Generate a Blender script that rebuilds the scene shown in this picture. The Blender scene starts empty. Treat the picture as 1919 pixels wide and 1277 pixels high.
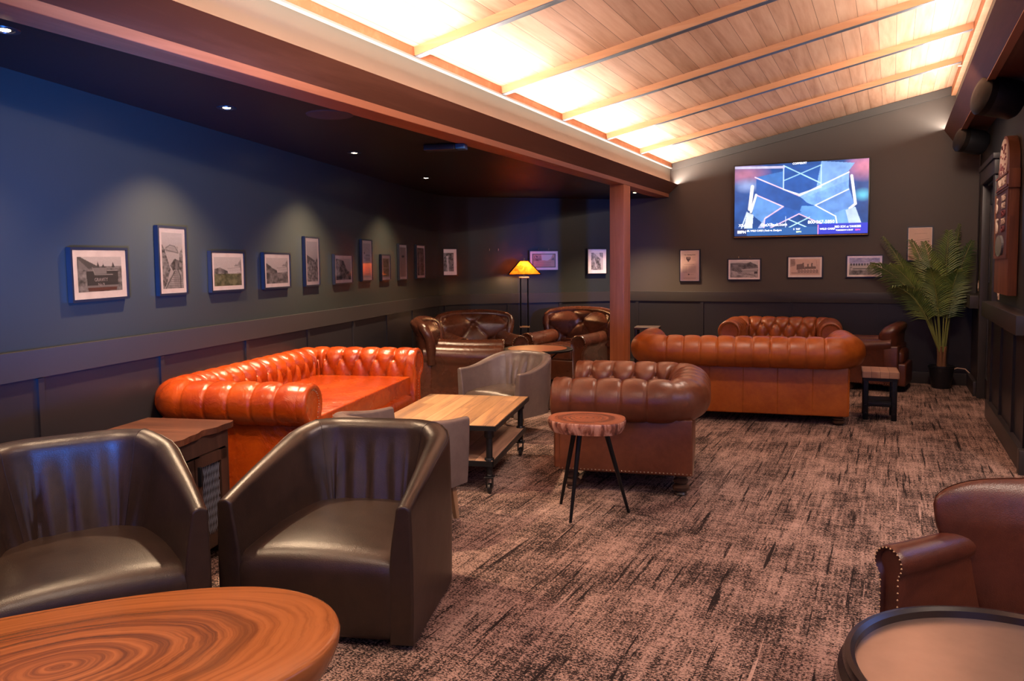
import bpy, bmesh, math, random
import numpy as np
from mathutils import Vector, Matrix
PI = math.pi
random.seed(7)
S = bpy.context.scene
COL = S.collection

# ------------------------------------------------------------------ camera
def set_camera():
    f, yaw, pitch, roll, cy = 1450.0, 0.45543573, 0.06666028, -0.00994099, 595.44
    fw = Vector((-math.sin(yaw) * math.cos(pitch), math.cos(yaw) * math.cos(pitch), -math.sin(pitch)))
    r0 = Vector((math.cos(yaw), math.sin(yaw), 0))
    u0 = r0.cross(fw)
    r = r0 * math.cos(roll) + u0 * math.sin(roll)
    u = -r0 * math.sin(roll) + u0 * math.cos(roll)
    cd = bpy.data.cameras.new('camera')
    cam = bpy.data.objects.new('camera', cd)
    COL.objects.link(cam)
    M = Matrix(((r.x, u.x, -fw.x, 0), (r.y, u.y, -fw.y, 0), (r.z, u.z, -fw.z, 1.38), (0, 0, 0, 1)))
    cam.matrix_world = M
    cd.sensor_fit = 'HORIZONTAL'
    cd.sensor_width = 36
    cd.lens = f / 1919 * 36
    cd.shift_y = -(638.5 - cy) / 1919
    cd.clip_start = 0.05
    S.camera = cam
set_camera()
S.view_settings.view_transform = 'Standard'
S.view_settings.look = 'None'
S.view_settings.gamma = 1
S.view_settings.exposure = 0.5
S.view_settings.use_curve_mapping = False
W = bpy.data.worlds.new('world')
S.world = W
W.use_nodes = True
W.node_tree.nodes['Background'].inputs[0].default_value = (1.0, 0.74, 0.58, 1)
W.node_tree.nodes['Background'].inputs[1].default_value = 0.26

# ------------------------------------------------------------------ lights
WARM = (1.0, 0.87, 0.76)
def light(kind, name, loc, energy, color, direction=None, **kw):
    d = bpy.data.lights.new(name, kind)
    d.energy = energy
    d.color = color
    for k, v in kw.items():
        setattr(d, k, v)
    o = bpy.data.objects.new(name, d)
    COL.objects.link(o)
    o.location = loc
    if direction is not None:
        o.rotation_euler = Vector(direction).to_track_quat('-Z', 'Y').to_euler()
    return o
def strip(name, x, z, dx, energy, y0=-1.5, y1=9.88):
    d = bpy.data.lights.new(name, 'AREA')
    d.shape = 'RECTANGLE'
    d.size = 0.03
    d.size_y = y1 - y0
    d.energy = energy
    d.color = WARM
    o = bpy.data.objects.new(name, d)
    COL.objects.link(o)
    o.location = (x, (y0 + y1) / 2, z)
    z_ax = -Vector((dx, 0, 1)).normalized()
    y_ax = Vector((0, 1, 0))
    x_ax = y_ax.cross(z_ax)
    o.rotation_euler = Matrix((x_ax, y_ax, z_ax)).transposed().to_euler()
    return o
strip('cove_led_left', -2.505, 2.385, 2.0, 330)
strip('cove_led_right', 0.545, 2.84, -3.0, 175)
DOWN = [(-2.87, 1.75), (-3.22, 3.12), (-3.65, 4.78), (-4.08, 6.46), (-2.78, 9.05)]
for k, (dx_, dy_) in enumerate(DOWN):
    light('SPOT', 'downlight_or_fill_spot', (dx_, dy_, 2.22), (65, 180, 190, 110, 190)[k], (1, 0.68, 0.42), (0, 0, -1),
          spot_size=math.radians(112), spot_blend=0.75, shadow_soft_size=0.03)
# added fill spots without fixtures, over the foreground, mid-room and bar side
for x_, y_, e_ in ((-1.55, 0.95, 60), (-0.5, 0.9, 35), (1.5, 1.6, 130), (1.6, 3.8, 150), (-0.9, 5.4, 70)):
    light('SPOT', 'downlight_or_fill_spot', (x_, y_, 2.6), e_, (1, 0.76, 0.60), (0, 0.15, -1),
          spot_size=math.radians(120), spot_blend=0.9, shadow_soft_size=0.06)
light('SPOT', 'added_blue_spot', (-1.0, 0.3, 0.80), 1900, (0.04, 0.22, 1.0), (-2.55, 2.4, 1.02), spot_size=math.radians(40), spot_blend=1.0, shadow_soft_size=0.25)  # added blue spot tinting the upper side wall, no screen stands here
light('SPOT', 'added_blue_spot', (-0.6, 5.6, 1.2), 260, (0.05, 0.20, 1.0), (-2.9, 3.8, 0.35), spot_size=math.radians(30), spot_blend=0.8, shadow_soft_size=0.1)  # second added blue spot, aimed at the alcove's end wall
light('SPOT', 'warm_fill_spot', (-0.3, 2.4, 2.70), 260, (1, 0.76, 0.66), (-3.5, 1.6, -1.25), spot_size=math.radians(95), spot_blend=1.0, shadow_soft_size=0.12)  # added warm spot hanging free, brightens the side-wall pictures
light('SPOT', 'warm_fill_spot', (0.30, 6.5, 2.75), 85, (1, 0.76, 0.60), (-0.28, 1, -0.42), spot_size=math.radians(125), spot_blend=1.0, shadow_soft_size=0.15)  # added warm spot for the back wall, not fixed to any track
# unseen blue area lights: inferred television screens and one added panel
light('AREA', 'unseen_blue_glow', (1.6, -0.6, 2.0), 9, (0.16, 0.28, 1.0), (-1.0, 0.75, -0.28), shape='RECTANGLE', size=1.5, size_y=0.85)
light('AREA', 'unseen_blue_glow', (-0.7, -1.9, 1.75), 14, (0.06, 0.14, 1.0), (-0.35, 1.0, -0.05), shape='RECTANGLE', size=1.4, size_y=0.8)  # added blue panel so the chair backs reflect blue streaks
light('AREA', 'unseen_blue_glow', (1.9, 3.4, 2.1), 10, (0.12, 0.30, 1.0), (-1.0, 0.1, 0.02), shape='RECTANGLE', size=1.4, size_y=0.8)

# ------------------------------------------------------------------ node helpers
def new_mat(name):
    m = bpy.data.materials.new(name)
    m.use_nodes = True
    nt = m.node_tree
    return m, nt, nt.nodes['Principled BSDF']
def N(nt, t, **kw):
    n = nt.nodes.new(t)
    for k, v in kw.items():
        if k in n.inputs:
            n.inputs[k].default_value = v
        else:
            setattr(n, k, v)
    return n
def L(nt, a, b):
    nt.links.new(a, b)
def coords(nt, scale=(1, 1, 1), rot=(0, 0, 0), kind='Object', loc=(0, 0, 0)):
    tc = N(nt, 'ShaderNodeTexCoord')
    mp = N(nt, 'ShaderNodeMapping')
    mp.inputs['Scale'].default_value = scale
    mp.inputs['Rotation'].default_value = rot
    mp.inputs['Location'].default_value = loc
    L(nt, tc.outputs[kind], mp.inputs[0])
    return mp.outputs[0]
def noise(nt, vec, scale, detail=4, rough=0.55, dist=0.0):
    n = N(nt, 'ShaderNodeTexNoise')
    n.inputs['Scale'].default_value = scale
    n.inputs['Detail'].default_value = detail
    n.inputs['Roughness'].default_value = rough
    n.inputs['Distortion'].default_value = dist
    L(nt, vec, n.inputs['Vector'])
    return n.outputs['Fac']
def ramp(nt, fac, stops):
    r = N(nt, 'ShaderNodeValToRGB')
    e = r.color_ramp.elements
    while len(e) < len(stops):
        e.new(0.5)
    for i, (p, c) in enumerate(stops):
        e[i].position = p
        e[i].color = (c[0], c[1], c[2], 1) if hasattr(c, '__len__') else (c, c, c, 1)
    L(nt, fac, r.inputs[0])
    return r.outputs[0]
def math_(nt, op, a, b=None):
    n = N(nt, 'ShaderNodeMath', operation=op)
    for i, v in enumerate((a, b)):
        if v is None:
            continue
        if isinstance(v, (int, float)):
            n.inputs[i].default_value = v
        else:
            L(nt, v, n.inputs[i])
    return n.outputs[0]
def mix(nt, fac, a, b, mode='MIX'):
    n = N(nt, 'ShaderNodeMix', data_type='RGBA', blend_type=mode)
    for i, v in ((0, fac), (6, a), (7, b)):
        if isinstance(v, (int, float)):
            n.inputs[i].default_value = v
        elif isinstance(v, tuple):
            n.inputs[i].default_value = (v[0], v[1], v[2], 1)
        else:
            L(nt, v, n.inputs[i])
    return n.outputs[2]
def bump(nt, bsdf, h, strength=0.2, distance=0.01):
    b = N(nt, 'ShaderNodeBump')
    b.inputs['Strength'].default_value = strength
    b.inputs['Distance'].default_value = distance
    L(nt, h, b.inputs['Height'])
    L(nt, b.outputs[0], bsdf.inputs['Normal'])
def plain(name, col, rough=0.5, metal=0.0, spec=0.5, bumpy=0.0):
    m, nt, b = new_mat(name)
    v = coords(nt)
    n = noise(nt, v, 14, 5)
    c = mix(nt, n, tuple(x * 0.8 for x in col), tuple(min(1, x * 1.2) for x in col))
    L(nt, c, b.inputs['Base Color'])
    b.inputs['Roughness'].default_value = rough
    b.inputs['Metallic'].default_value = metal
    b.inputs['Specular IOR Level'].default_value = spec
    if bumpy:
        bump(nt, b, noise(nt, v, 60, 4), bumpy, 0.004)
    return m
def leather(name, base, dark, rough=0.36, wrinkle=0.35, scale=1.0, patch=3.0, streak=None, spec=0.55):
    m, nt, b = new_mat(name)
    v = coords(nt)
    n1 = noise(nt, v, patch, 6, 0.62, 0.6)
    n2 = noise(nt, v, 26, 5, 0.6)
    f = math_(nt, 'ADD', math_(nt, 'MULTIPLY', n1, 0.7), math_(nt, 'MULTIPLY', n2, 0.3))
    c = ramp(nt, f, [(0.36, dark), (0.62, base)])
    # scuffs
    vs = coords(nt, (1, 1, 0.25), (0.4, 0.3, 0.6))
    sc = ramp(nt, noise(nt, vs, 9, 8, 0.7, 1.0), [(0.52, 0.0), (0.72, 1.0)])
    c = mix(nt, math_(nt, 'MULTIPLY', sc, 0.07), c, tuple(min(1, x * 1.9 + 0.02) for x in base))
    L(nt, c, b.inputs['Base Color'])
    r = ramp(nt, n1, [(0.3, rough * 0.88), (0.7, min(1, rough * 1.15))])
    L(nt, r, b.inputs['Roughness'])
    b.inputs['Specular IOR Level'].default_value = spec
    vo = N(nt, 'ShaderNodeTexVoronoi')
    vo.inputs['Scale'].default_value = 330 * scale
    L(nt, v, vo.inputs['Vector'])
    wr = noise(nt, v, 9 * scale, 6, 0.55, 1.2)
    h = math_(nt, 'ADD', math_(nt, 'MULTIPLY', vo.outputs[0], 0.05), math_(nt, 'MULTIPLY', wr, wrinkle))
    if streak:
        st = noise(nt, coords(nt, (streak, streak, streak * 0.12)), 1.0, 3, 0.5, 0.3)
        h = math_(nt, 'ADD', h, math_(nt, 'MULTIPLY', st, 0.8))
    bump(nt, b, h, 0.5, 0.012)
    return m
def wood(name, c1, c2, axis='X', scale=1.0, rough=0.45, planks=None, dark=None, plank_var=0.35, spec=0.5, joints=True):
    """grain runs along axis; planks=(axis across, width)"""
    m, nt, b = new_mat(name)
    sc = {'X': (0.6, 9, 9), 'Y': (9, 0.6, 9), 'Z': (9, 9, 0.6)}[axis]
    v = coords(nt, tuple(s * scale for s in sc))
    vec = v
    fac_plank = None
    if planks:
        ax, wd = planks
        tc = N(nt, 'ShaderNodeTexCoord')
        sp = N(nt, 'ShaderNodeSeparateXYZ')
        L(nt, tc.outputs['Object'], sp.inputs[0])
        q = math_(nt, 'DIVIDE', sp.outputs['XYZ'.index(ax)], wd)
        idx = math_(nt, 'FLOOR', q)
        fr = math_(nt, 'FRACT', q)
        if joints:
            # random end joints
            along = math_(nt, 'ADD', math_(nt, 'MULTIPLY', sp.outputs['XYZ'.index(axis)], 0.8), math_(nt, 'MULTIPLY', idx, 0.37))
            idx = math_(nt, 'ADD', idx, math_(nt, 'MULTIPLY', math_(nt, 'FLOOR', along), 7.3))
        wn = N(nt, 'ShaderNodeTexWhiteNoise', noise_dimensions='1D')
        L(nt, idx, wn.inputs['W'])
        fac_plank = wn.outputs['Value']
        edge = math_(nt, 'LESS_THAN', math_(nt, 'ABSOLUTE', math_(nt, 'SUBTRACT', fr, 0.5)), 0.5 - 0.0014 / wd)
        va = N(nt, 'ShaderNodeVectorMath', operation='ADD')
        cx = N(nt, 'ShaderNodeCombineXYZ')
        for i in range(3):
            L(nt, math_(nt, 'MULTIPLY', fac_plank, 31.0 + 9 * i), cx.inputs[i])
        L(nt, v, va.inputs[0])
        L(nt, cx.outputs[0], va.inputs[1])
        vec = va.outputs[0]
    g = noise(nt, vec, 1.0, 7, 0.6, 0.8)
    fine = noise(nt, vec, 6.0, 4, 0.6)
    f = math_(nt, 'ADD', math_(nt, 'MULTIPLY', g, 0.75), math_(nt, 'MULTIPLY', fine, 0.25))
    c = ramp(nt, f, [(0.34, dark or c1), (0.48, c1), (0.66, c2)])
    if planks:
        lo, hi = 1 - plank_var, 1 + plank_var * 0.4
        tint = ramp(nt, fac_plank, [(0.0, lo), (1.0, hi)])
        c = mix(nt, 1.0, c, tint, 'MULTIPLY')
        c = mix(nt, edge, tuple(x * 0.18 for x in c1), c)
    L(nt, c, b.inputs['Base Color'])
    b.inputs['Roughness'].default_value = rough
    b.inputs['Specular IOR Level'].default_value = spec
    bump(nt, b, f, 0.12, 0.004)
    return m
def slab_wood(name, light_c, mid, dark, rough=0.3, stretch=(1, 1, 1), rings=7.0, heart=0.25, offset=(0, 0, 0), dist=2.2, edge_c=None):
    m, nt, b = new_mat(name)
    v = coords(nt, stretch, loc=offset)
    g = noise(nt, v, 2.2, 4, 0.55, 0.3)
    ln = N(nt, 'ShaderNodeVectorMath', operation='LENGTH')
    sp = N(nt, 'ShaderNodeVectorMath', operation='MULTIPLY')
    sp.inputs[1].default_value = (1, 1, 0)
    L(nt, v, sp.inputs[0])
    L(nt, sp.outputs[0], ln.inputs[0])
    rad = math_(nt, 'ADD', ln.outputs['Value'], math_(nt, 'MULTIPLY', math_(nt, 'SUBTRACT', g, 0.5), 0.10))
    sx = N(nt, 'ShaderNodeSeparateXYZ')
    L(nt, v, sx.inputs[0])
    cb = N(nt, 'ShaderNodeCombineXYZ')
    L(nt, math_(nt, 'MULTIPLY', rad, rings * 5.0), cb.inputs[0])
    L(nt, math_(nt, 'MULTIPLY', sx.outputs[0], dist), cb.inputs[1])
    L(nt, math_(nt, 'MULTIPLY', sx.outputs[1], dist), cb.inputs[2])
    rg = noise(nt, cb.outputs[0], 1.0, 5, 0.6, 0.2)
    hw = ramp(nt, rad, [(heart, 1.0), (heart + 0.09, 0.0)])
    ring = ramp(nt, rad, [(heart + 0.01, 0.0), (heart + 0.045, 1.0), (heart + 0.08, 0.0)])
    f = rg
    c = ramp(nt, f, [(0.26, mid), (0.52, light_c), (0.72, tuple(min(1, x * 1.15) for x in light_c))])
    c2 = ramp(nt, f, [(0.36, dark), (0.50, mid), (0.64, light_c)])
    c = mix(nt, math_(nt, 'MULTIPLY', hw, 0.75), c, c2)
    c = mix(nt, math_(nt, 'MULTIPLY', ring, 0.65), c, tuple(x * 0.8 for x in dark))
    L(nt, c, b.inputs['Base Color'])
    b.inputs['Roughness'].default_value = rough
    bump(nt, b, f, 0.08, 0.003)
    return m
def vcol_mat(name, rough=0.6, emission=0.0):
    m, nt, b = new_mat(name)
    a = N(nt, 'ShaderNodeAttribute', attribute_name='Col')
    if emission:
        b.inputs['Base Color'].default_value = (0.01, 0.01, 0.01, 1)
        L(nt, a.outputs['Color'], b.inputs['Emission Color'])
        b.inputs['Emission Strength'].default_value = emission
        b.inputs['Roughness'].default_value = 0.3
    else:
        L(nt, a.outputs['Color'], b.inputs['Base Color'])
        b.inputs['Roughness'].default_value = rough
    return m
def emit(name, col, strength):
    m, nt, b = new_mat(name)
    b.inputs['Base Color'].default_value = (*col, 1)
    b.inputs['Emission Color'].default_value = (*col, 1)
    b.inputs['Emission Strength'].default_value = strength
    return m

# ------------------------------------------------------------------ materials
def wall_paint(name, col, rough):
    m, nt, b = new_mat(name)
    v = coords(nt)
    n = noise(nt, v, 1.3, 4)
    L(nt, mix(nt, n, tuple(x * 0.88 for x in col), tuple(x * 1.1 for x in col)), b.inputs['Base Color'])
    b.inputs['Roughness'].default_value = rough
    b.inputs['Specular IOR Level'].default_value = 0.3
    bump(nt, b, noise(nt, coords(nt, (1, 1, 0.4)), 55, 3), 0.06, 0.003)
    return m
def carpet_mat():
    m, nt, b = new_mat('carpet_pile')
    f0 = noise(nt, coords(nt, (46, 2.2, 1)), 1.0, 5, 0.70, 0.0)      # streaks along the room
    f1 = noise(nt, coords(nt, (3.6, 2.4, 1)), 1.0, 4, 0.6)           # broad worn patches
    f2 = noise(nt, coords(nt, (9, 34, 1), (0, 0, 0.2)), 1.0, 3, 0.6)  # cross threads
    f3 = noise(nt, coords(nt, (95, 150, 1)), 1.0, 3, 0.75)            # loops
    line = noise(nt, coords(nt, (36, 1.4, 1), loc=(3, 5, 0)), 1.0, 3, 0.6, 0.0)
    lite = noise(nt, coords(nt, (44, 0.9, 1), loc=(9, 2, 0)), 1.0, 3, 0.6, 0.0)
    d = math_(nt, 'ADD', math_(nt, 'MULTIPLY', math_(nt, 'SUBTRACT', f0, 0.5), 0.62), math_(nt, 'MULTIPLY', math_(nt, 'SUBTRACT', f1, 0.5), 0.62))
    d = math_(nt, 'ADD', d, math_(nt, 'MULTIPLY', math_(nt, 'SUBTRACT', f2, 0.5), 0.50))
    d = math_(nt, 'SUBTRACT', d, math_(nt, 'MULTIPLY', ramp(nt, line, [(0.60, 0.0), (0.68, 1.0)]), 0.36))
    d = math_(nt, 'ADD', d, math_(nt, 'MULTIPLY', ramp(nt, lite, [(0.66, 0.0), (0.72, 1.0)]), 0.35))
    f = math_(nt, 'ADD', math_(nt, 'ADD', d, 0.515), math_(nt, 'MULTIPLY', math_(nt, 'SUBTRACT', f3, 0.5), 1.9))
    c = ramp(nt, f, [(0.40, (0.020, 0.015, 0.015)), (0.48, (0.085, 0.060, 0.053)), (0.57, (0.35, 0.236, 0.198)), (0.85, (0.47, 0.33, 0.28))])
    L(nt, c, b.inputs['Base Color'])
    b.inputs['Roughness'].default_value = 0.95
    b.inputs['Specular IOR Level'].default_value = 0.1
    bump(nt, b, f, 0.35, 0.005)
    return m
M = {}
M['paint'] = wall_paint('dark_green_grey_paint', (0.023, 0.027, 0.025), 0.42)
M['paint_back_lit'] = wall_paint('dark_paint_lit_tone', (0.066, 0.055, 0.047), 0.5)  # same paint as the side wall, lightened and warmed to look lit
M['panel'] = wall_paint('wainscot_paint', (0.020, 0.018, 0.021), 0.34)
M['rail'] = wall_paint('rail_paint', (0.034, 0.030, 0.030), 0.36)
M['black_ceiling'] = wall_paint('dark_ceiling_paint', (0.008, 0.006, 0.0055), 0.5)
M['carpet'] = carpet_mat()
M['beam'] = wood('red_brown_beam_wood', (0.32, 0.105, 0.046), (0.42, 0.15, 0.07), 'Y', 0.8, 0.5)
M['post'] = wood('red_brown_post_wood', (0.38, 0.115, 0.034), (0.50, 0.165, 0.055), 'Z', 0.8, 0.5)
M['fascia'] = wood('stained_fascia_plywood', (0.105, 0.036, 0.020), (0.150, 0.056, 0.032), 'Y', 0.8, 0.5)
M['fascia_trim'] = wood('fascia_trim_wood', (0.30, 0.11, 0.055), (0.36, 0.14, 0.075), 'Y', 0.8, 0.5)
M['cove'] = wall_paint('cove_paint_lit', (0.15, 0.135, 0.105), 0.7)  # dark wall paint, lightened to carry the glow of the cove LEDs
M['cove_edge'] = wall_paint('cove_ledge', (0.30, 0.28, 0.26), 0.6)
M['boards'] = wood('fir_ceiling_boards', (0.54, 0.295, 0.185), (0.65, 0.385, 0.255), 'Y', 0.75, 0.6, planks=('X', 0.125), dark=(0.40, 0.195, 0.11), plank_var=0.14, joints=False, spec=0.25)
M['purlin'] = wood('fir_purlin', (0.46, 0.21, 0.10), (0.56, 0.28, 0.15), 'X', 0.8, 0.55, spec=0.3)
M['metal_track'] = plain('grey_track_metal', (0.16, 0.17, 0.20), 0.4, 0.7)
M['grey_trim'] = wall_paint('grey_ceiling_trim', (0.07, 0.064, 0.058), 0.6)
M['black'] = plain('black_metal', (0.012, 0.012, 0.014), 0.38, 0.6)
M['black_plastic'] = plain('black_plastic', (0.012, 0.012, 0.015), 0.35)
M['gun'] = plain('blackened_steel', (0.035, 0.036, 0.042), 0.42, 0.8, bumpy=0.2)
M['wire'] = plain('grey_mesh_wire', (0.22, 0.23, 0.28), 0.4, 0.5)
M['frame'] = plain('black_picture_frame', (0.010, 0.011, 0.016), 0.3)
M['mat_board'] = plain('pale_mat_board', (0.90, 0.73, 0.70), 0.8)
M['switch'] = plain('almond_switch_plastic', (0.55, 0.38, 0.28), 0.5)
M['nail'] = plain('brass_nailheads', (0.45, 0.33, 0.22), 0.35, 0.9)
M['brass'] = plain('aged_brass', (0.45, 0.25, 0.10), 0.4, 0.8)
M['orange_leather'] = leather('orange_leather', (0.42, 0.062, 0.003), (0.27, 0.026, 0.002), 0.27, 1.1, patch=2.4)
M['rust_leather'] = leather('rust_leather', (0.36, 0.088, 0.008), (0.23, 0.042, 0.005), 0.36, 0.3, patch=2.0)
M['cocoa_leather'] = leather('cocoa_leather', (0.175, 0.054, 0.021), (0.105, 0.028, 0.012), 0.33, 0.25, patch=2.4)
M['tan_leather'] = leather('tan_leather', (0.28, 0.072, 0.014), (0.17, 0.038, 0.008), 0.32, 0.3, patch=2.4)
M['brown_leather'] = leather('worn_brown_leather', (0.110, 0.032, 0.015), (0.050, 0.016, 0.009), 0.27, 0.35, patch=3)
M['chestnut_leather'] = leather('chestnut_leather', (0.105, 0.028, 0.014), (0.050, 0.014, 0.009), 0.34, 0.3, patch=3)
M['espresso_leather'] = leather('espresso_leather', (0.034, 0.019, 0.013), (0.018, 0.011, 0.009), 0.35, 0.15, patch=2.5, spec=0.45)
M['grey_leather'] = leather('grey_leather', (0.165, 0.125, 0.112), (0.110, 0.082, 0.075), 0.32, 0.4, patch=3)
M['tub_seat'] = leather('tub_seat_leather', (0.085, 0.058, 0.045), (0.05, 0.034, 0.028), 0.24, 1.0, patch=4)
M['dark_wood'] = wood('dark_leg_wood', (0.045, 0.022, 0.014), (0.08, 0.04, 0.025), 'Z', 1.0, 0.35)
M['oak_leg'] = wood('oak_leg_wood', (0.26, 0.14, 0.07), (0.34, 0.2, 0.11), 'Z', 1.0, 0.5)
M['cab_body'] = wood('cabinet_wood', (0.035, 0.016, 0.011), (0.06, 0.028, 0.018), 'Z', 1.0, 0.5)
M['cab_top'] = wood('cabinet_top_wood', (0.070, 0.024, 0.012), (0.13, 0.048, 0.024), 'Y', 0.7, 0.42, dark=(0.04, 0.014, 0.008), spec=0.3)
M['table_top'] = wood('reclaimed_plank_wood', (0.42, 0.225, 0.10), (0.56, 0.32, 0.16), 'Y', 0.9, 0.5, planks=('X', 0.105), dark=(0.22, 0.12, 0.07), plank_var=0.3)
M['shelf_wood'] = wood('shelf_plank_wood', (0.30, 0.17, 0.11), (0.42, 0.25, 0.16), 'Y', 0.9, 0.6, planks=('X', 0.12), dark=(0.18, 0.10, 0.07))
M['end_top'] = wood('end_table_block', (0.36, 0.19, 0.12), (0.45, 0.26, 0.17), 'X', 1.2, 0.6, planks=('X', 0.07), plank_var=0.2)
M['slab'] = slab_wood('live_edge_slab', (0.38, 0.130, 0.036), (0.22, 0.066, 0.018), (0.09, 0.028, 0.011), 0.26, (1.0, 1.7, 1), 9.0, 0.37, dist=1.2)
M['stool_top'] = slab_wood('stool_slab', (0.42, 0.15, 0.075), (0.30, 0.10, 0.05), (0.13, 0.035, 0.022), 0.22, (1, 1.25, 1), 14.0, 0.10, dist=2.0)
def bark_mat():
    m, nt, b = new_mat('bark_edge')
    f = noise(nt, coords(nt, (26, 26, 7)), 1.0, 5, 0.6, 0.8)
    L(nt, ramp(nt, f, [(0.42, (0.10, 0.030, 0.022)), (0.5, (0.33, 0.12, 0.07)), (0.62, (0.62, 0.34, 0.24))]), b.inputs['Base Color'])
    b.inputs['Roughness'].default_value = 0.3
    return m
M['bark'] = bark_mat()
M['copper'] = wood('copper_coloured_top', (0.34, 0.10, 0.035), (0.45, 0.15, 0.05), 'X', 0.6, 0.35)
M['tray'] = plain('bronzed_tray_metal', (0.34, 0.25, 0.21), 0.30, 0.75)
M['tray_rim'] = plain('dark_tray_rim', (0.016, 0.010, 0.010), 0.25)
M['sign_wood'] = wood('carved_cedar', (0.16, 0.055, 0.022), (0.27, 0.10, 0.042), 'Z', 0.8, 0.55, planks=('Y', 0.10), plank_var=0.15)
M['sign_dark'] = wood('sign_recess_wood', (0.09, 0.03, 0.016), (0.14, 0.05, 0.026), 'Z', 1.0, 0.6)
M['cream'] = plain('cream_paint', (0.62, 0.50, 0.40), 0.6)
M['maroon'] = plain('maroon_paint', (0.22, 0.05, 0.05), 0.6)
M['oval'] = plain('blue_grey_enamel', (0.18, 0.21, 0.24), 0.2)
M['leaf'] = None
def leaf_mat():
    m, nt, b = new_mat('palm_leaf')
    n = noise(nt, coords(nt), 5, 3)
    L(nt, ramp(nt, n, [(0.35, (0.04, 0.085, 0.024)), (0.6, (0.16, 0.22, 0.05))]), b.inputs['Base Color'])
    b.inputs['Roughness'].default_value = 0.42
    return m
M['leaf'] = leaf_mat()
M['stem'] = plain('palm_stem', (0.20, 0.22, 0.06), 0.5)
M['cane'] = wood('palm_cane', (0.16, 0.07, 0.03), (0.30, 0.14, 0.06), 'Z', 2.0, 0.6)
M['soil'] = plain('dark_soil', (0.02, 0.014, 0.01), 0.9, bumpy=0.6)
M['photo'] = vcol_mat('printed_photograph', 0.5)
M['screen'] = vcol_mat('television_picture', 0.2, 1.25)
M['caption'] = emit('caption_white', (0.85, 0.9, 1.0), 1.1)
M['caption_pink'] = emit('caption_pink', (0.9, 0.12, 0.4), 1.0)
M['caption_lime'] = emit('caption_lime', (0.75, 0.95, 0.55), 0.9)
M['ink'] = plain('black_ink', (0.03, 0.025, 0.025), 0.7)
M['pale_ink'] = plain('pale_lettering', (0.45, 0.38, 0.38), 0.7)
M['bulb'] = emit('lamp_glow', (1.0, 0.72, 0.42), 45)
def glass_mat():
    m = bpy.data.materials.new('picture_glass')
    m.use_nodes = True
    nt = m.node_tree
    nt.nodes.remove(nt.nodes['Principled BSDF'])
    out = nt.nodes['Material Output']
    tr = N(nt, 'ShaderNodeBsdfTransparent')
    gl = N(nt, 'ShaderNodeBsdfGlossy')
    gl.inputs['Roughness'].default_value = 0.03
    fr = N(nt, 'ShaderNodeFresnel')
    fr.inputs['IOR'].default_value = 1.30
    mx = N(nt, 'ShaderNodeMixShader')
    L(nt, fr.outputs[0], mx.inputs[0])
    L(nt, tr.outputs[0], mx.inputs[1])
    L(nt, gl.outputs[0], mx.inputs[2])
    L(nt, mx.outputs[0], out.inputs[0])
    return m
M['glass'] = glass_mat()
def mica_mat():
    m, nt, b = new_mat('amber_mica')
    v = coords(nt)
    c = ramp(nt, noise(nt, v, 9, 5, 0.6, 1.0), [(0.35, (0.62, 0.07, 0.006)), (0.62, (0.90, 0.22, 0.02))])
    nt.nodes.remove(b)
    out = nt.nodes['Material Output']
    tl = N(nt, 'ShaderNodeBsdfTranslucent')
    df = N(nt, 'ShaderNodeBsdfDiffuse')
    L(nt, c, tl.inputs[0]); L(nt, c, df.inputs[0])
    mx = N(nt, 'ShaderNodeMixShader')
    mx.inputs[0].default_value = 0.25
    L(nt, tl.outputs[0], mx.inputs[1]); L(nt, df.outputs[0], mx.inputs[2])
    L(nt, mx.outputs[0], out.inputs[0])
    return m
M['mica'] = mica_mat()

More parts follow.
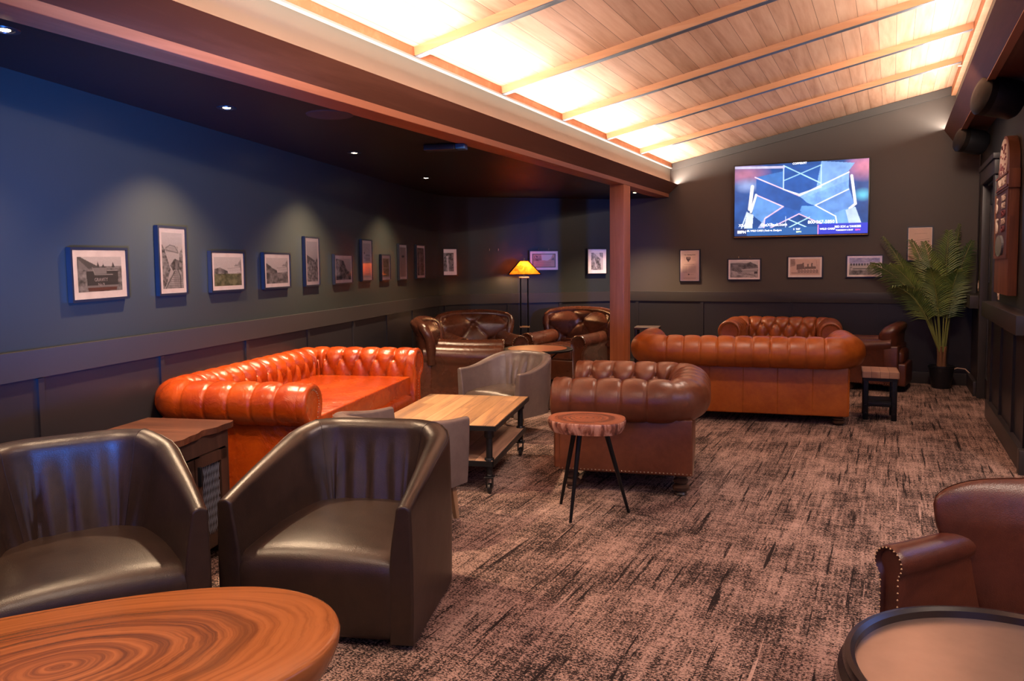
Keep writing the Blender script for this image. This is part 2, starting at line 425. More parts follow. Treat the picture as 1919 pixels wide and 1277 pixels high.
# ------------------------------------------------------------------ geometry helpers
class G:
    """collects vertices and faces for one mesh"""
    def __init__(s):
        s.v = []; s.f = []
    def add(s, vs, fs):
        o = len(s.v)
        s.v += [tuple(p) for p in vs]
        s.f += [tuple(i + o for i in f) for f in fs]
        return s
    def grid(s, rows, closed_u=False, closed_v=False, cap0=False, cap1=False):
        nu, nv = len(rows), len(rows[0])
        vs = [p for r in rows for p in r]
        fs = []
        for i in range(nu if closed_u else nu - 1):
            for j in range(nv if closed_v else nv - 1):
                a, b = i, (i + 1) % nu
                c, d = j, (j + 1) % nv
                fs.append((a * nv + c, a * nv + d, b * nv + d, b * nv + c))
        if cap0: fs.append(tuple(range(nv))[::-1])
        if cap1: fs.append(tuple((nu - 1) * nv + j for j in range(nv)))
        return s.add(vs, fs)
    def box(s, x0, x1, y0, y1, z0, z1):
        vs = [(x, y, z) for x in (x0, x1) for y in (y0, y1) for z in (z0, z1)]
        return s.add(vs, [(0, 1, 3, 2), (4, 6, 7, 5), (0, 4, 5, 1), (2, 3, 7, 6), (0, 2, 6, 4), (1, 5, 7, 3)])
    def bbox(s, x0, x1, y0, y1, z0, z1, b=0.005):
        """box with small bevel (octagonal edges)"""
        return s.rbox((x0 + x1) / 2, (y0 + y1) / 2, (z0 + z1) / 2, x1 - x0, y1 - y0, z1 - z0, b, 0, (2, 2, 2))
    def rbox(s, cx, cy, cz, sx, sy, sz, r, crown=0.0, n=(8, 8, 4), warp=None, rs=3, crown_top_only=True):
        """rounded box; r corner radius; crown lifts the middle of the top"""
        r = min(r, sx / 2 - 1e-4, sy / 2 - 1e-4, sz / 2 - 1e-4)
        def axis(h, k):
            a = []
            for i in range(rs + 1):
                a.append(-h + r * (1 - math.cos(i / rs * PI / 2)))
            inner = h - r
            for i in range(1, k):
                a.append(-inner + 2 * inner * i / k)
            a += [-x for x in a[:rs + 1][::-1]]
            return a
        A = [axis(sx / 2, n[0]), axis(sy / 2, n[1]), axis(sz / 2, n[2])]
        H = (sx / 2, sy / 2, sz / 2)
        idx = {}
        vs = []; fs = []
        def vid(i, j, k):
            key = (i, j, k)
            if key in idx: return idx[key]
            p = [A[0][i], A[1][j], A[2][k]]
            c = [max(-(H[t] - r), min(H[t] - r, p[t])) for t in range(3)]
            d = Vector([p[t] - c[t] for t in range(3)])
            if d.length > 1e-9:
                d = d.normalized() * r
            q = [c[t] + d[t] for t in range(3)]
            nrm = d.normalized() if d.length > 1e-9 else Vector((0, 0, 1))
            if crown:
                fx = max(0, 1 - (q[0] / H[0]) ** 2); fy = max(0, 1 - (q[1] / H[1]) ** 2)
                w = max(0.0, q[2] / H[2]) if crown_top_only else q[2] / H[2]
                q[2] += crown * (fx * fy) ** 0.6 * w
            P = Vector((q[0] + cx, q[1] + cy, q[2] + cz))
            if warp:
                P = Vector(warp(P, Vector(q), nrm))
            idx[key] = len(vs)
            vs.append(tuple(P))
            return idx[key]
        nx, ny, nz = (len(a) - 1 for a in A)
        for i in range(nx):
            for j in range(ny):
                for k, fl in ((0, 1), (nz, 0)):
                    q = [vid(i, j, k), vid(i + 1, j, k), vid(i + 1, j + 1, k), vid(i, j + 1, k)]
                    fs.append(tuple(q[::-1] if fl else q))
        for i in range(nx):
            for k in range(nz):
                for j, fl in ((0, 0), (ny, 1)):
                    q = [vid(i, j, k), vid(i + 1, j, k), vid(i + 1, j, k + 1), vid(i, j, k + 1)]
                    fs.append(tuple(q[::-1] if fl else q))
        for j in range(ny):
            for k in range(nz):
                for i, fl in ((0, 1), (nx, 0)):
                    q = [vid(i, j, k), vid(i, j + 1, k), vid(i, j + 1, k + 1), vid(i, j, k + 1)]
                    fs.append(tuple(q[::-1] if fl else q))
        return s.add(vs, fs)
    def tube(s, pts, r, n=8, caps=True, close=False):
        pts = [Vector(p) for p in pts]
        if not hasattr(r, '__len__'): r = [r] * len(pts)
        rows = []
        up = None
        for i, p in enumerate(pts):
            if close:
                t = pts[(i + 1) % len(pts)] - pts[i - 1]
            else:
                t = pts[min(i + 1, len(pts) - 1)] - pts[max(i - 1, 0)]
            t.normalize()
            if up is None:
                up = Vector((0, 0, 1)) if abs(t.z) < 0.9 else Vector((1, 0, 0))
            a = t.cross(up)
            if a.length < 1e-6: a = t.orthogonal()
            a.normalize()
            b = a.cross(t).normalized()
            up = b
            rows.append([p + (a * math.cos(2 * PI * k / n) + b * math.sin(2 * PI * k / n)) * r[i] for k in range(n)])
        return s.grid(rows, closed_u=close, closed_v=True, cap0=caps and not close, cap1=caps and not close)
    def lathe(s, prof, cx=0, cy=0, n=24, ax='Z', cz=0):
        rows = []
        for (r, z) in prof:
            row = []
            for k in range(n):
                a = 2 * PI * k / n
                p = (r * math.cos(a), r * math.sin(a), z)
                if ax == 'Z': q = (cx + p[0], cy + p[1], cz + p[2])
                elif ax == 'X': q = (cx + p[2], cy + p[0], cz + p[1])
                else: q = (cx + p[0], cy + p[2], cz + p[1])
                row.append(q)
            rows.append(row)
        return s.grid(rows, closed_v=True, cap0=True, cap1=True)
    def prism(s, poly, z0, z1):
        n = len(poly)
        vs = [(x, y, z0) for x, y in poly] + [(x, y, z1) for x, y in poly]
        fs = [tuple(range(n))[::-1], tuple(range(n, 2 * n))]
        fs += [(i, (i + 1) % n, n + (i + 1) % n, n + i) for i in range(n)]
        return s.add(vs, fs)
    def xform(s, Mx, start=0):
        for i in range(start, len(s.v)):
            s.v[i] = tuple(Mx @ Vector(s.v[i]))
        return s
    def make(s, name, mat, parent=None, smooth=True, angle=40, label=None):
        me = bpy.data.meshes.new(name)
        me.from_pydata(s.v, [], s.f)
        me.update()
        if smooth:
            me.polygons.foreach_set('use_smooth', [True] * len(me.polygons))
            try:
                me.set_sharp_from_angle(angle=math.radians(angle))
            except Exception:
                pass
        me.materials.append(mat)
        o = bpy.data.objects.new(name, me)
        COL.objects.link(o)
        if parent is not None: o.parent = parent
        if label: o['label'] = label
        return o
def thing(name, label, cat, loc=(0, 0, 0), rotz=0, group=None):
    o = bpy.data.objects.new(name, None)
    COL.objects.link(o)
    o.location = loc
    o.rotation_euler = (0, 0, rotz)
    o['label'] = label
    o['category'] = cat
    if group: o['group'] = group
    return o
def tag(o, label, cat, group=None):
    o['label'] = label; o['category'] = cat
    if group: o['group'] = group
    return o
def struct(o):
    o['kind'] = 'structure'
    return o
def anchor(local, world, deg, z=0.0):
    """location of a thing so that its local point falls on the world point"""
    a = math.radians(deg)
    x, y = local
    return (world[0] - (x * math.cos(a) - y * math.sin(a)), world[1] - (x * math.sin(a) + y * math.cos(a)), z)
def copy_thing(root, loc, rotz, label=None, group=None):
    r = root.copy(); COL.objects.link(r); r.location = loc; r.rotation_euler = (0, 0, rotz)
    if label: r['label'] = label
    if group: r['group'] = group
    for ch in list(root.children):
        c = ch.copy(); COL.objects.link(c); c.parent = r
        for g in ch.children:
            d = g.copy(); COL.objects.link(d); d.parent = c
    return r
def text(body, size, mat, parent, loc, rot, name='lettering', extrude=0.0005, align='CENTER', sx=1.0, bold=0.0):
    cu = bpy.data.curves.new(name, 'FONT')
    cu.body = body; cu.size = size; cu.extrude = extrude
    cu.align_x = align; cu.align_y = 'CENTER'
    cu.resolution_u = 3
    cu.offset = bold
    cu.materials.append(mat)
    tmp = bpy.data.objects.new('lettering_curve', cu)
    me = bpy.data.meshes.new_from_object(tmp)
    bpy.data.objects.remove(tmp)
    if not me.materials: me.materials.append(mat)
    o = bpy.data.objects.new(name, me)
    COL.objects.link(o)
    o.parent = parent
    o.location = loc; o.rotation_euler = rot; o.scale = (sx, 1, 1)
    return o

# ================================================================== ROOM
YB = 9.90                       # back wall plane
WD = Vector((-0.2547, 0.967))   # direction of the long side wall
WN = Vector((0.967, 0.2547))    # its normal into the room
WP = Vector((-3.374, 1.950))
def wall_path():
    pts = [WP + WD * (-4.6), WP, WP + WD * 2, WP + WD * 4, WP + WD * 5.6]
    tail = [(-4.905, 7.90), (-4.925, 8.10), (-4.885, 8.30), (-4.79, 8.47), (-4.66, 8.60), (-4.2, 9.015), (-3.6, 9.557), (-3.22, YB)]
    return pts + [Vector(p) for p in tail]
def smooth_path(pts, sub=6):
    P = [pts[0]] + pts + [pts[-1]]
    out = []
    for i in range(1, len(P) - 2):
        p0, p1, p2, p3 = P[i - 1], P[i], P[i + 1], P[i + 2]
        for k in range(sub):
            t = k / sub
            out.append(0.5 * ((2 * p1) + (p2 - p0) * t + (2 * p0 - 5 * p1 + 4 * p2 - p3) * t * t + (3 * p1 - p0 - 3 * p2 + p3) * t ** 3))
    out.append(P[-2])
    return out
wp = wall_path()
head, tail = wp[:4], smooth_path(wp[3:-2], 5) + [wp[-1]]
LW = head[:-1] + tail
def offset_path(path, d):
    out = []
    for i, p in enumerate(path):
        t = (path[min(i + 1, len(path) - 1)] - path[max(i - 1, 0)]).normalized()
        n = Vector((t.y, -t.x))
        out.append(p + n * d)
    return out
def wall_strip(g, path, prof, cap=True):
    rows = [[] for _ in path]
    offs = {}
    for d, z in prof:
        if d not in offs: offs[d] = offset_path(path, d)
    for i in range(len(path)):
        rows[i] = [(offs[d][i].x, offs[d][i].y, z) for d, z in prof]
    g.grid(rows, closed_v=True, cap0=cap, cap1=cap)
g = G(); wall_strip(g, LW, [(-0.12, 0), (-0.12, 2.7), (0, 2.7), (0, 0.9), (0, 0)]); struct(g.make('wall_left', M['paint'], angle=30))
g = G(); wall_strip(g, LW, [(-0.01, 0.12), (-0.01, 0.93), (0.012, 0.93), (0.012, 0.12)])
def along(path, s):
    for a, b in zip(path, path[1:]):
        l = (b - a).length
        if s <= l: return a + (b - a) * (s / l), (b - a).normalized()
        s -= l
    return path[-1], (path[-1] - path[-2]).normalized()
base_s = 4.6
def batten(g, s, z0=0.12, z1=0.90, w=0.035, d=0.016):
    p, t = along(LW, base_s + s)
    n = Vector((t.y, -t.x))
    a, b = p - t * w / 2 + n * 0.008, p + t * w / 2 + n * 0.008
    c, e = b + n * d, a + n * d
    g.prism([(a.x, a.y), (b.x, b.y), (c.x, c.y), (e.x, e.y)], z0, z1)
for s in (-1.3, -0.4, 0.21, 1.06, 1.95, 2.85, 3.75, 4.6, 5.4, 6.4, 7.3, 8.0): batten(g, s)
struct(g.make('trim_1', M['panel'], angle=30))                              # wainscot
g = G(); wall_strip(g, LW, [(-0.01, 0.905), (-0.01, 1.03), (0.032, 1.03), (0.032, 0.905)]); struct(g.make('trim_2', M['rail'], angle=30))
g = G(); wall_strip(g, LW, [(-0.01, 0), (-0.01, 0.13), (0.028, 0.13), (0.028, 0)]); struct(g.make('baseboard_left', M['rail'], angle=30))
# back wall
g = G(); g.box(-3.4, 1.05, YB, YB + 0.12, 0, 3.6); struct(g.make('wall_back', M['paint_back_lit'], smooth=False))
g = G(); g.box(-3.22, 0.85, YB - 0.012, YB + 0.01, 0.12, 0.93)
for x in (-3.0, -2.15, -1.08, -0.15, 0.62): g.box(x - 0.02, x + 0.02, YB - 0.024, YB, 0.12, 0.9)
struct(g.make('trim_3', M['panel'], smooth=False))
g = G(); g.bbox(-3.24, 0.85, YB - 0.032, YB + 0.01, 0.905, 1.03, 0.003); struct(g.make('trim_4', M['rail']))
g = G(); g.bbox(-3.24, 0.85, YB - 0.028, YB + 0.01, 0, 0.13, 0.003); struct(g.make('baseboard_back', M['rail']))
# floor
g = G(); g.box(-5.4, 3.2, -3.2, 10.1, -0.06, 0); struct(g.make('floor', M['carpet'], smooth=False))
# right wall with doorway recess
g = G(); g.box(0.843, 0.96, 9.02, 10.0, 0, 3.6); g.box(0.843, 0.96, 5.86, 8.12, 0, 3.6); g.box(0.843, 0.96, 8.12, 9.02, 2.12, 3.6)
g.box(0.96, 2.4, 5.86, 5.95, 0, 3.6)
struct(g.make('wall_right', M['paint'], smooth=False))
g = G()
g.box(0.812, 0.85, 5.9, 7.98, 0.12, 0.95); g.box(0.812, 0.85, 9.12, 9.9, 0.12, 0.95)
for y in (5.98, 6.55, 7.25, 7.9): g.box(0.795, 0.82, y - 0.03, y + 0.03, 0.12, 0.92)
struct(g.make('trim_5', M['panel'], smooth=False))
g = G()
g.bbox(0.725, 0.85, 5.87, 7.96, 0.90, 1.03, 0.004); g.bbox(0.725, 0.85, 9.12, 9.87, 0.90, 1.03, 0.004)
struct(g.make('trim_6', M['rail']))
g = G()
g.bbox(0.775, 0.85, 5.87, 7.98, 0, 0.15, 0.004); g.bbox(0.775, 0.85, 9.12, 9.87, 0, 0.15, 0.004)
g.bbox(0.765, 0.86, 5.84, 5.93, 0, 0.16, 0.004)
struct(g.make('baseboard_right', M['rail']))
g = G(); g.bbox(0.80, 0.86, 5.86, 5.92, 0.15, 0.92, 0.004); struct(g.make('trim_7', M['rail']))
# reddish wooden casing of the opening at the near end
g = G(); g.bbox(0.86, 0.98, 5.79, 5.86, 0, 2.4, 0.006); struct(g.make('trim_8', M['post']))
# panelled door in the right wall
g = G(); g.box(0.87, 0.91, 8.14, 9.0, 0, 2.1)
d1 = struct(g.make('door_1', M['panel'], smooth=False))
g = G()
for z0, z1 in ((0.2, 0.95), (1.15, 1.95)):
    for y0, y1 in ((8.24, 8.52), (8.62, 8.90)):
        g.box(0.86, 0.872, y0, y1, z0, z0 + 0.02); g.box(0.86, 0.872, y0, y1, z1 - 0.02, z1)
        g.box(0.86, 0.872, y0, y0 + 0.02, z0, z1); g.box(0.86, 0.872, y1 - 0.02, y1, z0, z1)
g.make('door_moulding', M['rail'], d1, smooth=False)
g = G(); g.lathe([(0.0, 0), (0.02, 0.0), (0.012, -0.03), (0.026, -0.045), (0.022, -0.065), (0.0, -0.07)], cx=0.87, cy=8.22, cz=0.98, ax='X', n=16)
g.make('door_knob', M['brass'], d1)
g = G()
g.bbox(0.80, 0.87, 7.99, 8.13, 0, 2.16, 0.004); g.bbox(0.80, 0.87, 9.01, 9.12, 0, 2.16, 0.004); g.bbox(0.79, 0.87, 7.96, 9.15, 2.14, 2.28, 0.004)
g.bbox(0.775, 0.87, 7.93, 9.18, 2.27, 2.32, 0.004)
struct(g.make('trim_9', M['rail']))
# conduit beside the corner
g = G(); g.tube([(0.825, 9.6, 1.13), (0.825, 9.6, 2.7)], 0.008, 6); struct(g.make('trim_10', M['panel']))

# alcove ceiling
poly = [(-2.747, -3.2)] + [(p.x, p.y) for p in [WP + WD * (-5.3)] + LW[1:]] + [(-2.747, YB)]
g = G(); g.prism(poly, 2.2425, 2.31); struct(g.make('ceiling', M['black_ceiling'], smooth=False))
# beam, post
g = G(); g.bbox(-2.749, -2.585, -3.2, YB, 2.24, 2.44, 0.004); struct(g.make('trim_11', M['beam']))
g = G(); g.bbox(-2.747, -2.587, 8.035, 8.262, 0, 2.241, 0.004); struct(g.make('trim_12', M['post']))
# fascia boards of the light coves
def cove_board(name, prof, mat, y0=-3.2, y1=YB):
    g = G()
    g.grid([[(x, y0, z) for x, z in prof], [(x, y1, z) for x, z in prof]], closed_v=True, cap0=True, cap1=True)
    return struct(g.make(name, mat, smooth=False))
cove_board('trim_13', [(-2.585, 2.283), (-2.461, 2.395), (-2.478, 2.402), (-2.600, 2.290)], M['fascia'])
cove_board('trim_14', [(-2.60, 2.30), (-2.569, 2.30), (-2.569, 2.600), (-2.60, 2.600)], M['cove'])
cove_board('trim_15', [(-2.60, 2.600), (-2.534, 2.600), (-2.534, 2.612), (-2.60, 2.612)], M['cove_edge'])
cove_board('trim_16', [(-2.60, 2.613), (-2.550, 2.613), (-2.545, 2.668), (-2.545, 2.70), (-2.60, 2.70)], M['purlin'])
# right cove
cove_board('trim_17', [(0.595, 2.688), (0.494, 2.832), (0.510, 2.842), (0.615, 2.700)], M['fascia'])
cove_board('trim_18', [(0.59, 2.672), (0.640, 2.672), (0.640, 2.694), (0.595, 2.694)], M['fascia_trim'])
cove_board('trim_19', [(0.60, 2.694), (0.98, 2.694), (0.98, 2.75), (0.60, 2.75)], M['fascia'])
cove_board('trim_20', [(0.60, 2.75), (0.66, 2.75), (0.66, 3.4), (0.60, 3.4)], M['cove'])
cove_board('trim_21', [(0.555, 3.20), (0.60, 3.20), (0.60, 3.40), (0.56, 3.36)], M['purlin'])
# sloped board ceiling
SL = (3.300 - 2.668) / (0.56 + 2.545)
def zc(x): return 2.668 + SL * (x + 2.545)
g = G(); g.grid([[(x, -3.2, zc(x)), (x, YB + 0.05, zc(x)), (x, YB + 0.05, zc(x) + 0.08), (x, -3.2, zc(x) + 0.08)] for x in (-2.62, 0.66)], closed_v=True, cap0=True, cap1=True)
struct(g.make('ceiling', M['boards'], smooth=False))
# purlins (each with a grey light track under its far side)
PY = [-2.2, -1.05, 0.10, 1.25, 2.40, 3.96, 5.10, 6.24, 7.38, 8.51]
PY = [-0.60, 0.54, 1.68, 2.82, 3.96, 5.10, 6.24, 7.38, 8.51]
for i, y in enumerate(PY):
    g = G()
    for (x0, x1, y0, y1, h0, h1) in ((-2.548, 0.555, y - 0.045, y + 0.012, 0.0, 0.052),):
        g.add([(x0, y0, zc(x0) - h1), (x0, y1, zc(x0) - h1), (x0, y1, zc(x0) + 0.004), (x0, y0, zc(x0) + 0.004),
               (x1, y0, zc(x1) - h1), (x1, y1, zc(x1) - h1), (x1, y1, zc(x1) + 0.004), (x1, y0, zc(x1) + 0.004)],
              [(0, 1, 2, 3), (7, 6, 5, 4), (0, 4, 5, 1), (1, 5, 6, 2), (2, 6, 7, 3), (3, 7, 4, 0)])
    o = g.make('trim_%d' % (30 + i), M['purlin'], smooth=False); struct(o)
    g = G()
    for (x0, x1, y0, y1, h0, h1) in ((-2.54, 0.55, y - 0.043, y + 0.010, 0.0515, 0.056),):
        g.add([(x0, y0, zc(x0) - h1), (x0, y1, zc(x0) - h1), (x0, y1, zc(x0) - h0), (x0, y0, zc(x0) - h0),
               (x1, y0, zc(x1) - h1), (x1, y1, zc(x1) - h1), (x1, y1, zc(x1) - h0), (x1, y0, zc(x1) - h0)],
              [(0, 1, 2, 3), (7, 6, 5, 4), (0, 4, 5, 1), (1, 5, 6, 2), (2, 6, 7, 3), (3, 7, 4, 0)])
    g.make('metal_track', M['metal_track'], o, smooth=False)
# edge boards where the ceiling meets the back wall
g = G()
x0, x1 = -2.545, 0.56
g.add([(x0, YB - 0.02, zc(x0) - 0.004), (x0, YB, zc(x0) - 0.004), (x0, YB, zc(x0) - 0.09), (x0, YB - 0.02, zc(x0) - 0.09),
       (x1, YB - 0.02, zc(x1) - 0.004), (x1, YB, zc(x1) - 0.004), (x1, YB, zc(x1) - 0.09), (x1, YB - 0.02, zc(x1) - 0.09)],
      [(0, 1, 2, 3), (7, 6, 5, 4), (0, 4, 5, 1), (1, 5, 6, 2), (2, 6, 7, 3), (3, 7, 4, 0)])
struct(g.make('trim_22', M['grey_trim'], smooth=False))
# room behind the camera
g = G(); g.box(-2.7, 3.2, -3.35, -3.2, 0, 0.9); struct(g.make('wall_front', M['paint'], smooth=False))

# ================================================================== FURNITURE BUILDERS
def turned_foot(g, x, y, h, r=0.045):
    g.lathe([(r * 0.5, 0), (r * 0.75, 0.006), (r * 0.62, h * 0.14), (r, h * 0.24), (r * 1.05, h * 0.38), (r * 0.8, h * 0.47),
             (r * 0.62, h * 0.52), (r * 0.85, h * 0.58), (r * 0.92, h * 0.70), (r * 0.62, h * 0.80), (r * 0.8, h * 0.86), (r * 0.8, h)], x, y, 20)
def nail_row(g, pts, r=0.0055, step=0.022):
    for a, b in zip(pts, pts[1:]):
        a, b = Vector(a), Vector(b)
        k = max(1, int((b - a).length / step))
        for i in range(k):
            p = a + (b - a) * (i + 0.5) / k
            g.add([p + Vector(q) * r for q in ((1, 0, 0), (-1, 0, 0), (0, 1, 0), (0, -1, 0), (0, 0, 1), (0, 0, -1))],
                  [(0, 2, 4), (2, 1, 4), (1, 3, 4), (3, 0, 4), (2, 0, 5), (1, 2, 5), (3, 1, 5), (0, 3, 5)])
def u_path(a, yf, yb, rc, r_eff, step=0.012):
    """U from the front of the -x arm round the back to the front of the +x arm; (x, y, nx, ny, s)"""
    out = []; s = 0
    n = max(2, int((yb - rc - yf) / step))
    for i in range(n):
        y = yf + (yb - rc - yf) * i / n
        out.append((-a, y, -1, 0, s + (y - yf)))
    s = yb - rc - yf
    m = 16
    c1 = s
    for i in range(m):
        t = PI / 2 * i / m
        out.append((-a + rc - rc * math.cos(t), yb - rc + rc * math.sin(t), -math.cos(t), math.sin(t), s + t * r_eff))
    s += PI / 2 * r_eff
    lb = 2 * (a - rc)
    n2 = max(2, int(lb / step))
    for i in range(n2):
        out.append((-a + rc + lb * i / n2, yb, 0, 1, s + lb * i / n2))
    s += lb
    for i in range(m):
        t = PI / 2 * i / m
        out.append((a - rc + rc * math.sin(t), yb - rc + rc * math.cos(t), math.sin(t), math.cos(t), s + t * r_eff))
    s += PI / 2 * r_eff
    for i in range(n + 1):
        y = yb - rc + (yf - yb + rc) * i / n
        out.append((a, y, 1, 0, s + (yb - rc - y)))
    k1 = n + m // 2
    k2 = n + m + n2 + m // 2
    return out, k1, k2
def chesterfield(name, label, cat, loc, deg, W, D, H, mat, foot=0.11, ps=0.14, rows=2, tuft=0.030, roll=0.125, nails=True,
                 cushions=1, over=0.10, welts=0, foot_r=0.045, seat_z=0.45, group=None):
    T = thing(name, label, cat, loc, math.radians(deg), group)
    r = roll
    Nn = 2 * r + 0.015
    a = W / 2 - Nn
    yf, yb = -D / 2, D / 2 - Nn
    rc = 0.035
    path, k1, k2 = u_path(a, yf, yb, rc, rc + 0.15, 0.007)
    # profile: inner face, roll, tuck
    prof = []; ccx, ccz = Nn - r, H - r
    z0 = 0.34
    for i in range(10):
        t = i / 10
        prof.append((0.035 * (1 - t) ** 1.5 + 0.005 + 0.010 * t, z0 + (ccz - z0) * t, -1.0, 0.12))
    na = 34
    for i in range(na + 1):
        th = PI - (PI + 1.75) * i / na
        prof.append((ccx + r * math.cos(th), ccz + r * math.sin(th), math.cos(th), math.sin(th)))
    tl = [0]
    for p, q in zip(prof, prof[1:]): tl.append(tl[-1] + math.hypot(q[0] - p[0], q[1] - p[1]))
    # last button row sits a little below the crest of the roll on the inner side
    t_btn = tl[10] + r * 0.55
    pt = (t_btn - 0.02) / (rows - 0.35)
    def disp(s, t):
        A = s / ps
        if t >= t_btn:
            AA = A + 0.5 * (rows % 2)
            gv = abs(AA - round(AA)) * ps
            v = abs(math.sin(PI * AA)) ** 0.45
            tt = min(1, (tl[-1] - t) / 0.06)
            return ((v - 0.75) * tuft * (0.16 + 0.95 * math.exp(-(t - t_btn) / 0.11)) - 0.005 * math.exp(-(gv / 0.007) ** 2)) * tt
        B = (t_btn - t) / pt
        u, w = A + 0.5 * ((rows) % 2) + B / 1.0 * 0.5, A + 0.5 * ((rows) % 2) - B / 1.0 * 0.5
        v = (abs(math.sin(PI * u)) * abs(math.sin(PI * w)))
        v = v ** 0.26
        gd = min(abs(u - round(u)), abs(w - round(w))) * ps * 0.7
        # button dimples
        bu, bw = abs(u - round(u)), abs(w - round(w))
        dd = (bu * bu + bw * bw) * ps * ps
        return (v - 0.75) * tuft * 1.15 - 0.020 * math.exp(-dd / 0.00050) - 0.006 * math.exp(-(gd / 0.006) ** 2)
    smax = path[-1][4]
    rows_ = []
    off = (smax / 2) % ps
    for (x, y, nx, ny, s) in path:
        e = min(1, min(s, smax - s) / 0.05)
        row = []
        for (n_, z_, qn, qz), t in zip(prof, tl):
            d = disp(s - off, t) * e + (1 - e) * (-0.006)
            nn, zz = n_ + qn * d, z_ + qz * d
            row.append((x + nx * nn, y + ny * nn, zz))
        rows_.append(row)
    for nm, i0, i1 in (('arm', 0, k1), ('backrest', k1, k2), ('arm', k2, len(path) - 1)):
        g = G(); g.grid(rows_[i0:i1 + 1]); g.make(nm, mat, T, angle=75)
    # scroll fronts: key-hole outline with stepped rings
    for sgn in (-1, 1):
        base = []
        zb = foot + 0.015
        base.append((0.165, zb)); base.append((0.160, H - 2 * r - 0.005))
        for i in range(25):
            th = -1.15 + (PI + 1.75) * i / 24
            base.append((ccx + r * math.cos(th), ccz + r * math.sin(th)))
        base.append((0.018, H - 2 * r - 0.05)); base.append((0.012, zb))
        n = len(base)
        nr = []
        for i in range(n):
            p, q = base[i - 1], base[(i + 1) % n]
            tx, tz = q[0] - p[0], q[1] - p[1]
            l = math.hypot(tx, tz); nr.append((tz / l, -tx / l))
        def ring(inset, fy):
            return [(sgn * (a + p[0] - m[0] * inset), yf - fy, p[1] - m[1] * inset) for p, m in zip(base, nr)]
        g = G()
        g.grid([ring(0.004, -0.05), ring(0.0, 0.0), ring(0.006, 0.012), ring(0.018, 0.018), ring(0.030, 0.014), ring(0.036, 0.004), ring(0.042, 0.003)], closed_v=True, cap1=True)
        g.make('arm_front', mat, T, angle=60)
        if nails:
            g = G()
            rg = ring(0.035, 0.006)
            nail_row(g, rg + [rg[0]], 0.004, 0.02)
            g.make('nailhead_trim', M['nail'], T)
    # frame
    bx, by = W / 2 - over, D / 2 - over
    g = G()
    g.bbox(-bx, bx, yf + 0.02, by, foot, H - 2 * r + 0.03, 0.012)
    g.make('frame', mat, T, angle=50)
    if welts:
        g = G()
        for i in range(1, welts + 1):
            x = -bx + 2 * bx * i / (welts + 1)
            g = G(); g.tube([(x, by + 0.001, foot + 0.01), (x, by + 0.001, H - 2 * r)], 0.004, 6); g.make('welt_piping', mat, T)
        for x in (-bx, bx):
            g = G(); g.tube([(x, by, foot + 0.01), (x, by, H - 2 * r)], 0.006, 6); g.make('welt_piping', mat, T)
    if nails:
        g = G()
        z = foot + 0.014
        nail_row(g, [(-bx, yf + 0.03, z), (-bx, by, z), (bx, by, z), (bx, yf + 0.03, z)])
        g.make('nailhead_trim', M['nail'], T)
        g = G(); nail_row(g, [(bx - .1, yf - 0.004, z), (-bx + .1, yf - 0.004, z)]); g.make('nailhead_trim', M['nail'], T)
    # seat rail and cushions
    g = G(); g.rbox(0, yf + 0.07, (foot + 0.31) / 2, 2 * a + 0.02, 0.14, 0.31 - foot, 0.02, 0, (10, 2, 3)); g.make('seat_rail', mat, T)
    cw = (2 * a - 0.01) / cushions
    for i in range(cushions):
        cx = -a + 0.005 + cw * (i + 0.5)
        g = G()
        rnd = random.Random(i + int(W * 100))
        ph = [rnd.uniform(0, 6) for _ in range(6)]
        def wr(P, q, nrm):
            k = 0.004 * (math.sin(P.x * 23 + ph[0] + 3 * math.sin(P.y * 9 + ph[1])) + math.sin(P.y * 31 + ph[2] + 2 * math.sin(P.x * 7)))
            return (P.x, P.y, P.z + (k if q.z > 0 else 0))
        dcu = yb - yf + 0.01
        g.rbox(cx, yf + dcu / 2 - 0.02, (seat_z + 0.31) / 2, cw - 0.008, dcu, seat_z - 0.31, 0.045, 0.035, (30, 26, 3), wr)
        g.make('seat_cushion', mat, T, angle=70)
    for x, y in ((-bx + .07, yf + .09), (bx - .07, yf + .09), (-bx + .07, by - .07), (bx - .07, by - .07)):
        g = G(); turned_foot(g, x, y, foot + 0.004, foot_r); g.make('foot', M['dark_wood'], T)
    return T

